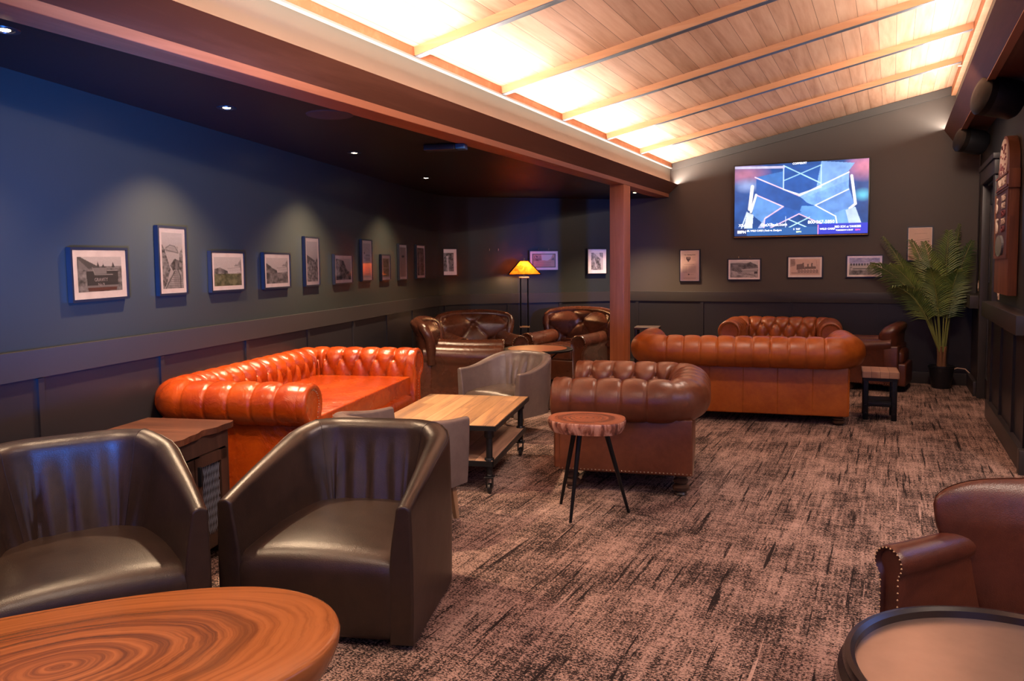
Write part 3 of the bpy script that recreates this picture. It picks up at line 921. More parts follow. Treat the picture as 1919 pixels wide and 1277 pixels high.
def shell_chair(name, label, cat, loc, deg, W, D, Hb, Ha, mat, t=0.085, R=0.22, zbot=0.035, legs=None, seat_z=0.42, folds=0.0,
                flare=0.0, slope='line', channels=0, group=None, pipe=True, lean_in=0.11, seat_mat=None):
    """tub chair: one wrap-around shell, arms sloping down to the front"""
    T = thing(name, label, cat, loc, math.radians(deg), group)
    yf, yb = -D / 2, D / 2
    path, k1, k2 = u_path(W / 2, yf, yb, R, R, 0.015)
    smax = path[-1][4]
    la = (yb - R - yf)
    def h(s):
        q = min(s, smax - s)
        if slope == 'line':
            u = min(1, q / (la + R * 0.75))
            u2 = u + 0.06 * math.sin(PI * min(1, u))
            return Ha + (Hb - Ha) * min(1, u2) + 0.012 * math.cos((s - smax / 2) / smax * PI * 1.6) * (u ** 2)
        u = min(1, max(0, (q - la * 0.25) / (la * 0.75 + R * 1.0)))
        u = u * u * (3 - 2 * u)
        mid = 1 - abs(s - smax / 2) / (smax / 2)
        return Ha + (Hb - Ha) * u + 0.015 * mid
    rows_ = []
    t_full = t
    for (x, y, nx, ny, s) in path:
        H = h(s)
        qa = min(1, min(s, smax - s) / (la + 0.1))
        t = t_full * (0.68 + 0.62 * qa ** 1.5)
        pr = []
        mid = (s - smax / 2)
        ctr = math.exp(-(mid / 0.24) ** 4)
        zb_in = seat_z - 0.12
        for i in range(14):
            z = zb_in + (H - t / 2 - zb_in) * i / 13
            u = i / 13
            d = 0.0
            if folds:
                env = math.sin(PI * min(1, u * 1.05)) * ctr
                d = folds * env * (abs(math.sin(mid * 27 + 0.9 * u + 0.5 * math.sin(mid * 11))) ** 0.5 - 0.6 + 0.25 * math.sin(mid * 70 + 2 * u))
            if channels:
                env = math.sin(PI * min(1, 0.15 + 0.85 * u)) ** 0.7 * min(1, ctr * 1.2)
                d = 0.042 * env * (abs(math.sin(mid * channels)) ** 0.7)
            bulge = 0.010 * math.sin(PI * u)
            lean_ = (0.030 + (lean_in - 0.030) * min(1, qa) ** 3) * (1 - u) ** 1.3
            pr.append((-t - bulge - lean_ - d, z))
        for i in range(1, 13):
            th = PI - PI * i / 13
            pr.append((-t / 2 + t / 2 * math.cos(th), H - t / 2 + t / 2 * (0.95 - 0.25 * math.cos(th) * 0) * max(0, math.sin(th)) ** 0.85))
        for i in range(10):
            u = i / 9
            z = H - t / 2 - (H - t / 2 - zbot) * u
            pr.append((0.0 - flare * u + 0.004 * math.sin(PI * u), z))
        rows_.append([(x + nx * n_, y + ny * n_, z_) for n_, z_ in pr])
    for nm, i0, i1 in (('arm', 0, k1), ('backrest', k1, k2), ('arm', k2, len(path) - 1)):
        g = G(); g.grid(rows_[i0:i1 + 1]); g.make(nm, mat, T, angle=70)
    for kk in (k1, k2):
        g = G(); g.tube([Vector(p) for p in rows_[kk][:24]], 0.0022, 6); g.make('seam', mat, T)
    # square arm fronts, slightly proud
    for row, sgn in ((rows_[0], -1), (rows_[-1], 1)):
        out = [(p[0], p[2]) for p in row]
        out = [(x, z) for x, z in out]
        zb = zbot
        inner_x = out[0][0]
        out = [(inner_x, zb)] + out
        n = len(out); nr = []
        for i in range(n):
            p, q = out[i - 1], out[(i + 1) % n]
            tx, tz = q[0] - p[0], q[1] - p[1]
            l = math.hypot(tx, tz) or 1; nr.append((tz / l, -tx / l))
        cx = sum(p[0] for p in out) / n; czz = sum(p[1] for p in out) / n
        test = (out[n // 2][0] - cx) * nr[n // 2][0] + (out[n // 2][1] - czz) * nr[n // 2][1]
        sg = 1 if test > 0 else -1
        def ring(ins, fy): return [(p[0] - sg * m[0] * ins, yf - fy, p[1] - sg * m[1] * ins) for p, m in zip(out, nr)]
        g = G(); g.grid([ring(0, 0), ring(0.001, 0.006), ring(0.006, 0.010), ring(0.012, 0.010)], closed_v=True, cap1=True)
        g.make('arm_front', mat, T, angle=50)
    if pipe:
        g = G()
        for dn in (-0.004,):
            pts = []
            for (x, y, nx, ny, s) in path[::3] + [path[-1]]:
                pts.append((x + nx * dn, y + ny * dn, h(s) - t * 0.42))
            g.tube(pts, 0.0032, 6)
        g.make('piping', mat, T)
    # outer bottom lining
    wi = W - 2 * t
    g = G()
    zb = zbot
    def wf(P, q, nrm):
        f = max(0, 1 - (q.x / (wi / 2)) ** 2)
        return (P.x, P.y, P.z)
    g.rbox(0, (yf + yb - t) / 2 + 0.0, (zb + seat_z) / 2, wi + 0.02, (yb - t) - yf + 0.03, seat_z - zb, 0.055, 0.055, (20, 18, 6), wf)
    g.make('seat', seat_mat or mat, T, angle=70)
    if legs:
        for x in (-1, 1):
            for y in (-1, 1):
                lx, ly = x * (W / 2 - 0.07), y * (D / 2 - 0.08)
                g = G()
                g.grid([[(lx + sx * w + x * o, ly + sy * w + y * o, z) for sx, sy in ((-1, -1), (1, -1), (1, 1), (-1, 1))]
                        for w, z, o in ((0.011, 0, 0.02), (0.020, legs + 0.01, 0.0))], closed_v=True, cap0=True, cap1=True)
                g.make('leg', M['oak_leg'], T, smooth=False)
    else:
        g = G(); g.lathe([(0.27, 0.0), (0.27, zbot + 0.005)], 0, 0, 40); g.make('swivel_base', M['black_plastic'], T)
    return T

def tuft_field(u, v, nu, nv):
    """u,v in 0..1; returns puff 0..1 and dimple"""
    a, b = u * nu, v * nv
    p, q = (a + b), (a - b)
    f = (abs(math.sin(PI * p * 0.5)) * abs(math.sin(PI * q * 0.5))) ** 0.35
    bp, bq = abs(p / 2 - round(p / 2)), abs(q / 2 - round(q / 2))
    return f, math.exp(-(bp * bp + bq * bq) / 0.012)
def club_chair(name, label, cat, loc, deg, W, D, H, mat, ha=0.60, tufted=True, wing=0.13, flare=0.09, roll=0.085, back_t=0.15,
               foot=0.07, lean=0.10, seat_z=0.44, nails=True, round_top=0.0, arm_len=None, arm_in=0.0, group=None):
    T = thing(name, label, cat, loc, math.radians(deg), group)
    yf, yb = -D / 2, D / 2
    bw = W - 2 * roll * 0.6
    zb = 0.30
    hh = H - zb
    # back: rounded slab, wider at the top, sides wrapping forward
    def warp(P, q, nrm):
        v = max(0.0, min(1.0, (q.z + hh / 2) / hh))
        u = q.x / (bw / 2)
        x = P.x * (1 + (2 * flare / bw) * max(0, v) ** 1.3 - 0.06 * (1 - v))
        y = P.y + lean * v ** 1.2 - wing * abs(u) ** 2.2 * (0.35 + 0.65 * v)
        # outward roll near the top edge
        y += 0.05 * max(0, v - 0.75) / 0.25 * (1 if q.y < 0 else 0.7)
        z = P.z - (0.05 + round_top) * abs(u) ** 3.0 * max(0, v)
        if tufted and q.y < 0:
            f, dm = tuft_field(u * 0.5 + 0.5, v * 0.95 - 0.02, 4, 3)
            e = max(0, min(1, (1 - abs(u)) / 0.18)) * max(0, min(1, (1.0 - v) / 0.1))
            y += (-0.045 * (f - 0.6) + 0.040 * dm) * e
        return (x, y, z)
    g = G()
    g.rbox(0, yb - back_t / 2 - 0.10, zb + hh / 2, bw, back_t, hh, 0.07, 0, (44 if tufted else 24, 2, 34 if tufted else 16), warp, rs=5)
    g.make('backrest', mat, T, angle=80)
    if tufted:
        path = [(-1, 0.30 + 0.62 * i / 12) for i in range(12)] + [(-math.cos(PI / 2 * i / 5), 0.92 + 0.06 * math.sin(PI / 2 * i / 5)) for i in range(1, 5)]
        path = [(max(-1, x), v) for x, v in path if True]
        top = [(-0.9 + 1.8 * i / 20, 0.985) for i in range(21)]
        path = path[:12] + [(-0.97, 0.955)] + top + [(0.97, 0.955)] + [(1, 0.30 + 0.62 * (11 - i) / 12) for i in range(12)]
        pts = []
        for (u, v) in path:
            P = Vector((u * bw / 2, yb - 0.10 - back_t * 0.62, zb + hh * v - 0.02)); q = Vector((u * bw / 2, 0.1, (v - 0.5) * hh))
            pts.append(Vector(warp(P, q, None)))
        g = G(); g.tube(pts, [0.050] * len(pts), 14); g.make('wing_roll', mat, T, angle=80)
    # arms: roll along y, scroll front
    al = yb - 0.16 - (yf + 0.02)
    for sgn in (-1, 1):
        g = G()
        rows_ = []
        cxa = sgn * (W / 2 - roll)
        nseg = 14
        for i in range(nseg + 1):
            u = i / nseg
            y = yf + 0.02 + al * u
            rr = roll * (1.0 - 0.18 * u)
            zc_ = ha - roll + 0.035 * u ** 2
            row = []
            zi = foot + 0.02
            row.append((cxa - sgn * rr * 0.75, y, zi))
            row.append((cxa - sgn * rr * 0.75, y, zc_ - rr * 0.9))
            for k in range(17):
                th = PI + 0.75 - (PI + 1.5) * k / 16
                row.append((cxa + sgn * rr * math.cos(th), y, zc_ + rr * math.sin(th)))
            row.append((cxa + sgn * rr * 0.55, y, zc_ - rr * 0.95))
            row.append((cxa + sgn * rr * 0.62, y, zi))
            rows_.append(row)
        c = rows_[0]
        mx = sum(p[0] for p in c) / len(c); mz = sum(p[2] for p in c) / len(c)
        def ins(k, fy):
            out = []
            for p in c:
                tz = max(ha - roll, min(ha - roll, p[2])) if p[2] > ha - 1.9 * roll else p[2]
                out.append((cxa + (p[0] - cxa) * k, yf + 0.02 - fy, (ha - roll) + (p[2] - (ha - roll)) * (k if p[2] > ha - 1.9 * roll else 1 - (1 - k) * 0.1)))
            return out
        g.grid([ins(0.5, 0.006), ins(0.72, 0.006), ins(0.80, 0.014), ins(0.92, 0.020), ins(1.0, 0.010)] + rows_, closed_v=True, cap0=True, cap1=True)
        g.make('arm', mat, T, angle=60)
        if nails:
            g = G()
            q = ins(0.9, 0.022)
            nail_row(g, q, 0.0036, 0.018)
            g.make('nailhead_trim', M['nail'], T)
    ax = W / 2 - 2 * roll + 0.03
    g = G(); g.rbox(0, yf + 0.34, (foot + 0.31) / 2, 2 * ax + 0.06, 0.60 if D < 0.85 else D - 0.22, 0.31 - foot, 0.02, 0, (8, 8, 3)); g.make('frame', mat, T)
    g = G()
    g.bbox(-W / 2 + roll * 0.45, W / 2 - roll * 0.45, yb - 0.24, yb - 0.09, foot, 0.50, 0.02); g.make('back_frame', mat, T)
    if nails:
        g = G(); z = foot + 0.02
        for sx in (-1, 1):
            x = sx * (W / 2 - roll * 0.36)
            g = G(); nail_row(g, [(x, yf + 0.03, z + .005), (x, yb - 0.17, z + .005)]); g.make('nailhead_trim', M['nail'], T)
        g = G(); nail_row(g, [(-ax, yf + 0.035, z), (ax, yf + 0.035, z)])
        g.make('nailhead_trim', M['nail'], T)
    def wr(P, q, nrm):
        k = 0.004 * (math.sin(P.x * 27 + 3 * math.sin(P.y * 13)) + math.sin(P.y * 33 + 2 * math.sin(P.x * 11)))
        return (P.x, P.y, P.z + (k if q.z > 0 else 0))
    g = G(); g.rbox(0, yf + 0.31, (seat_z + 0.30) / 2, 2 * ax - 0.01, 0.60, seat_z - 0.30, 0.04, 0.04, (20, 20, 3), wr); g.make('seat_cushion', mat, T, angle=70)
    for x, y in ((-ax, yf + 0.09), (ax, yf + 0.09), (-ax, yb - 0.15), (ax, yb - 0.15)):
        g = G(); g.lathe([(0.022, 0), (0.036, 0.02), (0.04, foot * 0.6), (0.03, foot + 0.01)], x, y, 16); g.make('foot', M['dark_wood'], T)
    return T

# ================================================================== SEATING
# orange sofa along the side wall
od = 104.8
chesterfield('chesterfield_sofa', 'bright orange tufted leather sofa along the wall under the pictures', 'sofa',
             anchor((-0.98, -0.49), (-2.70, 3.06), od), od, 2.00, 0.98, 0.775, M['orange_leather'], foot=0.10, ps=0.135, rows=3, roll=0.115, tuft=0.032, nails=True)
rd = 189.2
chesterfield('chesterfield_sofa', 'long rust-orange leather sofa with its back turned, beyond the post', 'sofa',
             anchor((-0.85, 0.32), (-0.297, 7.013), rd), rd, 2.00, 0.94, 0.755, M['rust_leather'], foot=0.08, ps=0.145, rows=3, welts=5, nails=False, roll=0.135, over=0.15, foot_r=0.05)
cd = -78.3
chesterfield('chesterfield_armchair', 'brown tufted leather armchair behind the live-edge stool', 'armchair',
             anchor((0.46, 0.36), (-1.026, 4.494), cd), cd, 1.12, 0.92, 0.695, M['cocoa_leather'], foot=0.125, ps=0.15, rows=2, roll=0.13, foot_r=0.05)
chesterfield('chesterfield_armchair', 'small reddish tufted armchair against the back wall, facing the long sofa', 'armchair',
             (-1.10, 9.14, 0), 4, 1.28, 0.88, 0.76, M['tan_leather'], foot=0.10, ps=0.15, rows=3, roll=0.125)
# foreground swivel tub chairs
shell_chair('swivel_tub_chair', 'dark brown leather tub chair between the slab table and the plank coffee table', 'armchair',
            anchor((0.365, -0.40), (-1.515, 2.25), 17), 17, 0.74, 0.78, 0.688, 0.535, M['espresso_leather'], folds=0.020, seat_z=0.325, zbot=0.02)
shell_chair('swivel_tub_chair', 'dark brown leather tub chair cut off by the frame, in front of the mesh-door cabinet', 'armchair',
            anchor((0.365, -0.36), (-2.13, 1.91), 60), 60, 0.74, 0.71, 0.73, 0.555, M['espresso_leather'], folds=0.020, seat_z=0.345, zbot=0.02, R=0.25)
# grey tub chairs
shell_chair('tub_chair', 'grey leather tub chair with ribbed back at the far end of the coffee table', 'armchair',
            anchor((0.335, -0.29), (-2.535, 5.32), -14), -14, 0.67, 0.58, 0.65, 0.55, M['grey_leather'], t=0.060, R=0.29, lean_in=0.05, seat_mat=M['tub_seat'], zbot=0.19, legs=0.2,
            seat_z=0.345, channels=34, slope='curve', flare=0.02)
shell_chair('tub_chair', 'grey leather tub chair mostly hidden behind the dark swivel chair', 'armchair',
            anchor((-0.29, -0.29), (-2.07, 3.66), 172), 172, 0.60, 0.58, 0.605, 0.56, M['grey_leather'], t=0.060, R=0.25, lean_in=0.05, seat_mat=M['tub_seat'], zbot=0.19, legs=0.2,
            seat_z=0.345, channels=34, slope='curve', flare=0.02)
# club chairs of the alcove
club_chair('club_chair', 'brown leather scroll-arm club chair seen from the side, nearest the orange sofa', 'armchair',
           (-3.98, 6.86, 0), 116, 0.90, 0.94, 0.85, M['brown_leather'], roll=0.115)
club_chair('club_chair', 'brown tufted club chair in the bend of the wall, beside the floor lamp', 'armchair',
           (-4.27, 7.88, 0), 46, 0.88, 0.86, 0.84, M['brown_leather'], roll=0.105)
club_chair('club_chair', 'brown tufted club chair between the floor lamp and the wooden post', 'armchair',
           (-3.40, 8.50, 0), -8, 0.90, 0.86, 0.86, M['brown_leather'], roll=0.105)
# armchair by the palm and the one at the picture's corner
club_chair('barrel_armchair', 'brown leather armchair in profile between the rivetted end table and the palm', 'armchair',
           (-0.11, 9.33, 0), -98, 0.68, 0.66, 0.74, M['chestnut_leather'], tufted=False, wing=0.06, flare=0.03, back_t=0.18, ha=0.56, roll=0.075, lean=0.03)
club_chair('barrel_armchair', 'chestnut leather armchair with nailhead arm beside the round tray table', 'armchair',
           (0.505, 2.29, 0), -40, 0.80, 0.70, 0.785, M['chestnut_leather'], tufted=False, wing=0.40, flare=0.02, back_t=0.13,
           ha=0.625, roll=0.047, lean=0.03, foot=0.10, round_top=-0.03, seat_z=0.36)

# ================================================================== TABLES
def blob(a, b, n, amp, seed, e=2.3):
    rnd = random.Random(seed)
    ph = [rnd.uniform(0, 6.28) for _ in range(6)]
    pts = []
    for i in range(n):
        t = 2 * PI * i / n
        c, s = math.cos(t), math.sin(t)
        r = (abs(c) ** e + abs(s) ** e) ** (-1 / e)
        r *= 1 + amp * (math.sin(2 * t + ph[0]) + 0.6 * math.sin(3 * t + ph[1]) + 0.35 * math.sin(5 * t + ph[2]) + 0.2 * math.sin(9 * t + ph[3]))
        pts.append((a * r * c, b * r * s))
    return pts
def live_slab(poly, z0, z1, under=0.9, rnd_=0.006, rough=0.0, seed=1):
    g = G(); rnd = random.Random(seed)
    def ring(k, z, j=0): return [(x * k + rnd.uniform(-j, j), y * k + rnd.uniform(-j, j), z) for x, y in poly]
    h = z1 - z0
    rows = [ring(under, z0), ring(under + (1 - under) * 0.55, z0 + h * 0.3, rough), ring(0.998, z0 + h * 0.65, rough), ring(1.0, z1 - h * 0.12, rough * 0.5), ring(0.992, z1 - 0.003), ring(0.975, z1)]
    k0 = len(g.v)
    g.grid(rows, closed_v=True, cap0=True, cap1=True)
    return g
# foreground live-edge slab coffee table
ang = math.atan2(0.77, 0.64)
T = thing('slab_coffee_table', 'oval live-edge wood slab table in front of the two dark tub chairs', 'table', (-1.735, 1.105, 0), ang)
g = live_slab(blob(0.64, 0.385, 96, 0.012, 4, 2.35), 0.366, 0.452, 0.955, rough=0.001)
g.make('tabletop', M['slab'], T, angle=50)
for x, y in ((0.36, 0.17), (0.36, -0.17), (-0.36, 0.17), (-0.36, -0.17)):
    g = G(); g.tube([(x * 1.12, y * 1.2, 0), (x, y, 0.37)], [0.020, 0.036], 14); g.make('leg', M['oak_leg'], T)
# live-edge stool
T = thing('live_edge_stool', 'small round live-edge slab stool on three black splayed legs', 'stool', (-1.475, 3.93, 0), math.radians(10))
g = live_slab(blob(0.212, 0.175, 90, 0.016, 11, 2.5), 0.482, 0.547, 0.90, rough=0.0025, seed=3)
g.make('bark_edge', M['bark'], T, angle=30)
g = G(); p = blob(0.212 * 0.978, 0.175 * 0.978, 90, 0.016, 11, 2.5)
g.prism(p, 0.540, 0.549); g.make('seat', M['stool_top'], T, angle=30)
Tm = Matrix.Translation(Vector((1.475, -3.93, 0)))
iw = (Matrix.Translation(Vector((-1.475, 3.93, 0))) @ Matrix.Rotation(math.radians(10), 4, 'Z')).inverted()
for fx, fy in ((-1.692, 4.073), (-1.52, 3.792), (-1.288, 4.085)):
    q = iw @ Vector((fx, fy, 0))
    g = G(); g.tube([(q.x, q.y, 0), (q.x * 0.42, q.y * 0.42, 0.49)], [0.0085, 0.015], 12); g.make('leg', M['black'], T)
g = G(); g.lathe([(0.09, 0.476), (0.09, 0.484)], 0, 0, 24); g.make('mounting_plate', M['black'], T)

# industrial coffee table on castors
def pipe_leg(T, x, y, h0, h1):
    g = G()
    g.lathe([(0.020, h0), (0.020, h1 - 0.03)], x, y, 16)
    for z, hh in ((h1 - 0.055, 0.055), (0.17, 0.05)):
        g.lathe([(0.027, z), (0.030, z + 0.006), (0.030, z + hh - 0.006), (0.027, z + hh)], x, y, 16)
    L_ = g.make('leg', M['gun'], T)
    g = G(); g.bbox(x - 0.028, x + 0.028, y - 0.028, y + 0.028, 0.098, 0.106, 0.002); g.bbox(x - 0.02, x - 0.016, y - 0.022, y + 0.022, 0.035, 0.1, 0.001); g.bbox(x + 0.016, x + 0.02, y - 0.022, y + 0.022, 0.035, 0.1, 0.001)
    g.lathe([(0.014, 0.10), (0.022, 0.115), (0.014, 0.13)], x, y, 14)
    c = g.make('castor', M['gun'], T)
    g = G(); g.lathe([(0.026, -0.011), (0.032, -0.008), (0.032, 0.008), (0.026, 0.011)], cx=x, cy=y, cz=0.032, ax='X', n=20); g.make('wheel', M['black_plastic'], c)
ct = 14.0
tw, tl_ = 0.76, 1.06
T = thing('industrial_coffee_table', 'plank-top coffee table on castors with lower shelf and pipe legs', 'table', anchor((tw / 2 - .055, -tl_ / 2 + .055), (-2.166, 4.091), ct), math.radians(ct))
g = G(); g.bbox(-tw / 2 + .006, tw / 2 - .006, -tl_ / 2 + .006, tl_ / 2 - .006, 0.40, 0.428, 0.003); g.make('tabletop', M['table_top'], T)
g = G()
for x0, x1, y0, y1 in ((-tw / 2, tw / 2, -tl_ / 2, -tl_ / 2 + .006), (-tw / 2, tw / 2, tl_ / 2 - .006, tl_ / 2), (-tw / 2, -tw / 2 + .006, -tl_ / 2, tl_ / 2), (tw / 2 - .006, tw / 2, -tl_ / 2, tl_ / 2)):
    g.box(x0, x1, y0, y1, 0.395, 0.424)
g.make('metal_edging', M['gun'], T, smooth=False)
g = G(); g.bbox(-tw / 2 + .03, tw / 2 - .03, -tl_ / 2 + .03, tl_ / 2 - .03, 0.185, 0.207, 0.003); g.make('shelf', M['shelf_wood'], T)
g = G()
for x0, x1, y0, y1 in ((-tw / 2 + .02, tw / 2 - .02, -tl_ / 2 + .02, -tl_ / 2 + .03), (-tw / 2 + .02, tw / 2 - .02, tl_ / 2 - .03, tl_ / 2 - .02), (-tw / 2 + .02, -tw / 2 + .03, -tl_ / 2 + .02, tl_ / 2 - .02), (tw / 2 - .03, tw / 2 - .02, -tl_ / 2 + .02, tl_ / 2 - .02)):
    g.box(x0, x1, y0, y1, 0.172, 0.204)
g.make('shelf_edging', M['gun'], T, smooth=False)
for x in (-1, 1):
    for y in (-1, 1):
        pipe_leg(T, x * (tw / 2 - .055), y * (tl_ / 2 - .055), 0.10, 0.40)

# mesh-door cabinet
ca = math.degrees(math.atan2(WD.y, WD.x))      # local x along the wall
T = thing('mesh_door_cabinet', 'dark wood cabinet with live-edge top and metal mesh doors between chair and orange sofa', 'cabinet',
          anchor((0.0, 0.0), (-2.875, 2.76), ca), math.radians(ca))
# local: x along the wall (away from camera), y into the wall; origin = top far front corner
cl_, cdp, ch = 0.56, 0.47, 0.64
poly = []
for i in range(25):
    x = 0.0 - cl_ * i / 24
    poly.append((x, -0.004 + 0.010 * math.sin(x * 21 + 0.5) + 0.006 * math.sin(x * 47)))
poly += [(-cl_, cdp), (0, cdp)]
g = G(); g.prism(poly, ch - 0.028, ch); g.make('top', M['cab_top'], T, smooth=False)
g = G()
g.box(-cl_ + .02, -.02, 0.03, cdp - .01, 0.06, 0.08); g.box(-.045, -.02, 0.02, cdp - .01, 0, ch - .028); g.box(-cl_ + .02, -cl_ + .045, 0.02, cdp - .01, 0, ch - .028)
g.box(-cl_ + .02, -.02, cdp - .03, cdp - .01, 0.06, ch - .028); g.box(-cl_ + .045, -.045, 0.02, 0.05, ch - .115, ch - .028)
g.make('body', M['cab_body'], T, smooth=False)
def mesh_door(x0, x1):
    g = G(); z0, z1 = 0.085, ch - .12; fr = 0.05
    g.box(x0, x1, 0.010, 0.034, z0, z0 + fr); g.box(x0, x1, 0.010, 0.034, z1 - fr, z1)
    g.box(x0, x0 + fr, 0.010, 0.034, z0, z1); g.box(x1 - fr, x1, 0.010, 0.034, z0, z1)
    d = g.make('door', M['cab_body'], T, smooth=False)
    g = G(); k = 12; w = x1 - x0 - 2 * fr; hh = z1 - z0 - 2 * fr
    a0, b0 = x0 + fr, z0 + fr
    for i in range(-6, k + 6):
        for sl in (-1, 1):
            xa = a0 + w * i / k; xb = xa + sl * hh * 0.16
            zs, ze = b0, b0 + hh
            pts = []
            for t in (j / 24 for j in range(25)):
                x = xa + (xb - xa) * t
                if a0 <= x <= a0 + w: pts.append((x, 0.022, zs + (ze - zs) * t))
            if len(pts) > 1: g.tube([pts[0], pts[-1]], 0.0016, 4, caps=False)
    g.make('mesh_panel', M['wire'], d)
    g = G(); g.bbox(x0 + .015, x0 + .03, -0.008, 0.012, z1 - .13, z1 - .04, 0.003); g.make('handle', M['gun'], d)
mesh_door(-0.305, -0.05); mesh_door(-0.53, -0.315)

# industrial end tables
def end_table(label, loc, deg, w=0.27, dp=0.34, h=0.43):
    T = thing('industrial_end_table', label, 'table', loc, math.radians(deg))
    g = G(); g.bbox(-w / 2 - .012, w / 2 + .012, -dp / 2 - .012, dp / 2 + .012, h - .058, h, 0.004); g.make('tabletop', M['end_top'], T)
    for x in (-1, 1):
        for y in (-1, 1):
            g = G(); X, Y = x * (w / 2 - .022), y * (dp / 2 - .022)
            g.bbox(X - .022, X + .022, Y - .022, Y + .022, 0.0, h - .058, 0.006)
            for z in (0.06, 0.13, h - .17, h - .10):
                g.lathe([(0.008, 0), (0.008, 0.005), (0.004, 0.009)], cx=X, cy=Y - .022, cz=z, n=8, ax='Y')
                g.xform(Matrix.Identity(4))
                for kx in (-1,):
                    g.lathe([(0.009, -0.031), (0.009, -0.022)], cx=X, cy=Y, cz=z, n=8, ax='Y')
            g.make('leg', M['black'], T)
    g = G()
    for y in (-1, 1):
        g.bbox(-w / 2 + .02, w / 2 - .02, y * (dp / 2 - .022) - .01, y * (dp / 2 - .022) + .01, 0.12, 0.155, 0.003)
    for x in (-1, 1):
        g.bbox(x * (w / 2 - .022) - .01, x * (w / 2 - .022) + .01, -dp / 2 + .02, dp / 2 - .02, 0.12, 0.155, 0.003)
    g.make('stretcher', M['black'], T)
    g = G(); g.bbox(-w / 2 + .02, w / 2 - .02, -dp / 2 + .02, dp / 2 - .02, 0.155, 0.165, 0.002); g.make('shelf', M['black'], T)
    g = G()
    g.box(-w / 2, w / 2, -dp / 2 - .002, -dp / 2 + .004, h - .085, h - .058); g.box(-w / 2, w / 2, dp / 2 - .004, dp / 2 + .002, h - .085, h - .058)
    g.make('apron', M['black'], T, smooth=False)
    return T
end_table('wood-topped black iron end table at the end of the long rust sofa', anchor((0.105, -0.16), (0.04, 7.416), 3), 3)
end_table('wood-topped black iron end table tucked between the post and the long sofa', (-2.47, 7.12, 0), 8)

# round table of the alcove
T = thing('round_side_table', 'round copper-topped table among the brown club chairs', 'table', (-3.24, 7.20, 0))
g = G(); g.lathe([(0.355, 0.512), (0.365, 0.516), (0.365, 0.530), (0.355, 0.534), (0.30, 0.534)], n=64); g.make('rim', M['black'], T)
g = G(); g.lathe([(0.0, 0.530), (0.30, 0.530), (0.302, 0.536), (0.0, 0.5361)], n=64); g.make('tabletop', M['copper'], T)
for k in range(4):
    a = PI / 4 + k * PI / 2
    g = G(); g.tube([(0.05 * math.cos(a + 1.2), 0.05 * math.sin(a + 1.2), 0.30), (0.27 * math.cos(a), 0.27 * math.sin(a), 0.515)], 0.007, 8)
    g.tube([(0.05 * math.cos(a + 1.2), 0.05 * math.sin(a + 1.2), 0.30), (0.27 * math.cos(a), 0.27 * math.sin(a), 0.0)], 0.007, 8); g.make('leg', M['black'], T)
g = G(); g.lathe([(0.055, 0.285), (0.062, 0.30), (0.055, 0.315)], n=20); g.make('leg_collar', M['black'], T)

# tray table in the corner
T = thing('round_tray_table', 'round dark tray table with raised rim in front of the chestnut armchair', 'table', (0.232, 1.585, 0))
R_ = 0.302
g = G(); g.lathe([(0.0, 0.614), (R_ - .02, 0.614), (R_ - .02, 0.623), (0.0, 0.624)], n=96); g.make('tray', M['tray'], T)
g = G(); g.lathe([(R_ - .022, 0.612), (R_ - .022, 0.638), (R_ - .014, 0.644), (R_ - .004, 0.642), (R_, 0.632), (R_ - .003, 0.620), (R_ + .008, 0.612), (R_ + .010, 0.594), (R_ + .002, 0.582), (R_ - .03, 0.578), (R_ - .05, 0.582), (R_ - .05, 0.612)], n=96)
g.make('rim', M['tray_rim'], T)
g = G(); g.lathe([(0.03, 0.03), (0.028, 0.2), (0.035, 0.3), (0.028, 0.4), (0.06, 0.587)], n=24); g.make('pedestal', M['tray_rim'], T)
g = G(); g.lathe([(0.22, 0), (0.22, 0.015), (0.08, 0.03), (0.0, 0.035)], n=40); g.make('base', M['tray_rim'], T)

# small dark table behind the long sofa's arm
T = thing('low_side_table', 'dark flat table top showing behind the far arm of the long rust sofa', 'table', (-2.50, 8.64, 0), math.radians(10))
g = G(); g.bbox(-0.14, 0.14, -0.14, 0.14, 0.645, 0.67, 0.004); g.make('tabletop', M['cab_body'], T)
for x in (-1, 1):
    for y in (-1, 1):
        g = G(); g.bbox(x * .12 - .015, x * .12 + .015, y * .12 - .015, y * .12 + .015, 0, 0.646, 0.003); g.make('leg', M['black'], T)

# ================================================================== FLOOR LAMP
lx, ly = -4.05, 8.62
T = thing('floor_lamp', 'black mission-style floor lamp with amber pyramid shade in the alcove', 'lamp', (lx, ly, 0), math.radians(30 - 3))
g = G(); g.bbox(-0.13, 0.13, -0.13, 0.13, 0, 0.025, 0.004); g.bbox(-0.10, 0.10, -0.10, 0.10, 0.025, 0.04, 0.003); g.make('base', M['black'], T)
for x in (-1, 1):
    for y in (-1, 1):
        g = G(); g.tube([(x * 0.045, y * 0.045, 0.035), (x * 0.045, y * 0.045, 1.235)], 0.0075, 8); g.make('pole', M['black'], T)
g = G()
for z in (0.62, 1.225): g.bbox(-0.062, 0.062, -0.062, 0.062, z, z + 0.018, 0.002)
g.make('cross_plate', M['brass'], T)
S0, S1, Z0, Z1 = 0.215, 0.055, 1.275, 1.44
sh = []
for k in range(4):
    a0, a1 = PI / 4 + k * PI / 2, PI / 4 + (k + 1) * PI / 2
    q = [(S0 * 1.30 * math.cos(a0), S0 * 1.30 * math.sin(a0), Z0), (S0 * 1.30 * math.cos(a1), S0 * 1.30 * math.sin(a1), Z0),
         (S1 * 1.3 * math.cos(a1), S1 * 1.3 * math.sin(a1), Z1), (S1 * 1.3 * math.cos(a0), S1 * 1.3 * math.sin(a0), Z1)]
    sh.append(q)
g = G()
for q in sh: g.add(q, [(0, 1, 2, 3)])
shade = g.make('lamp_shade', M['mica'], T, smooth=False)
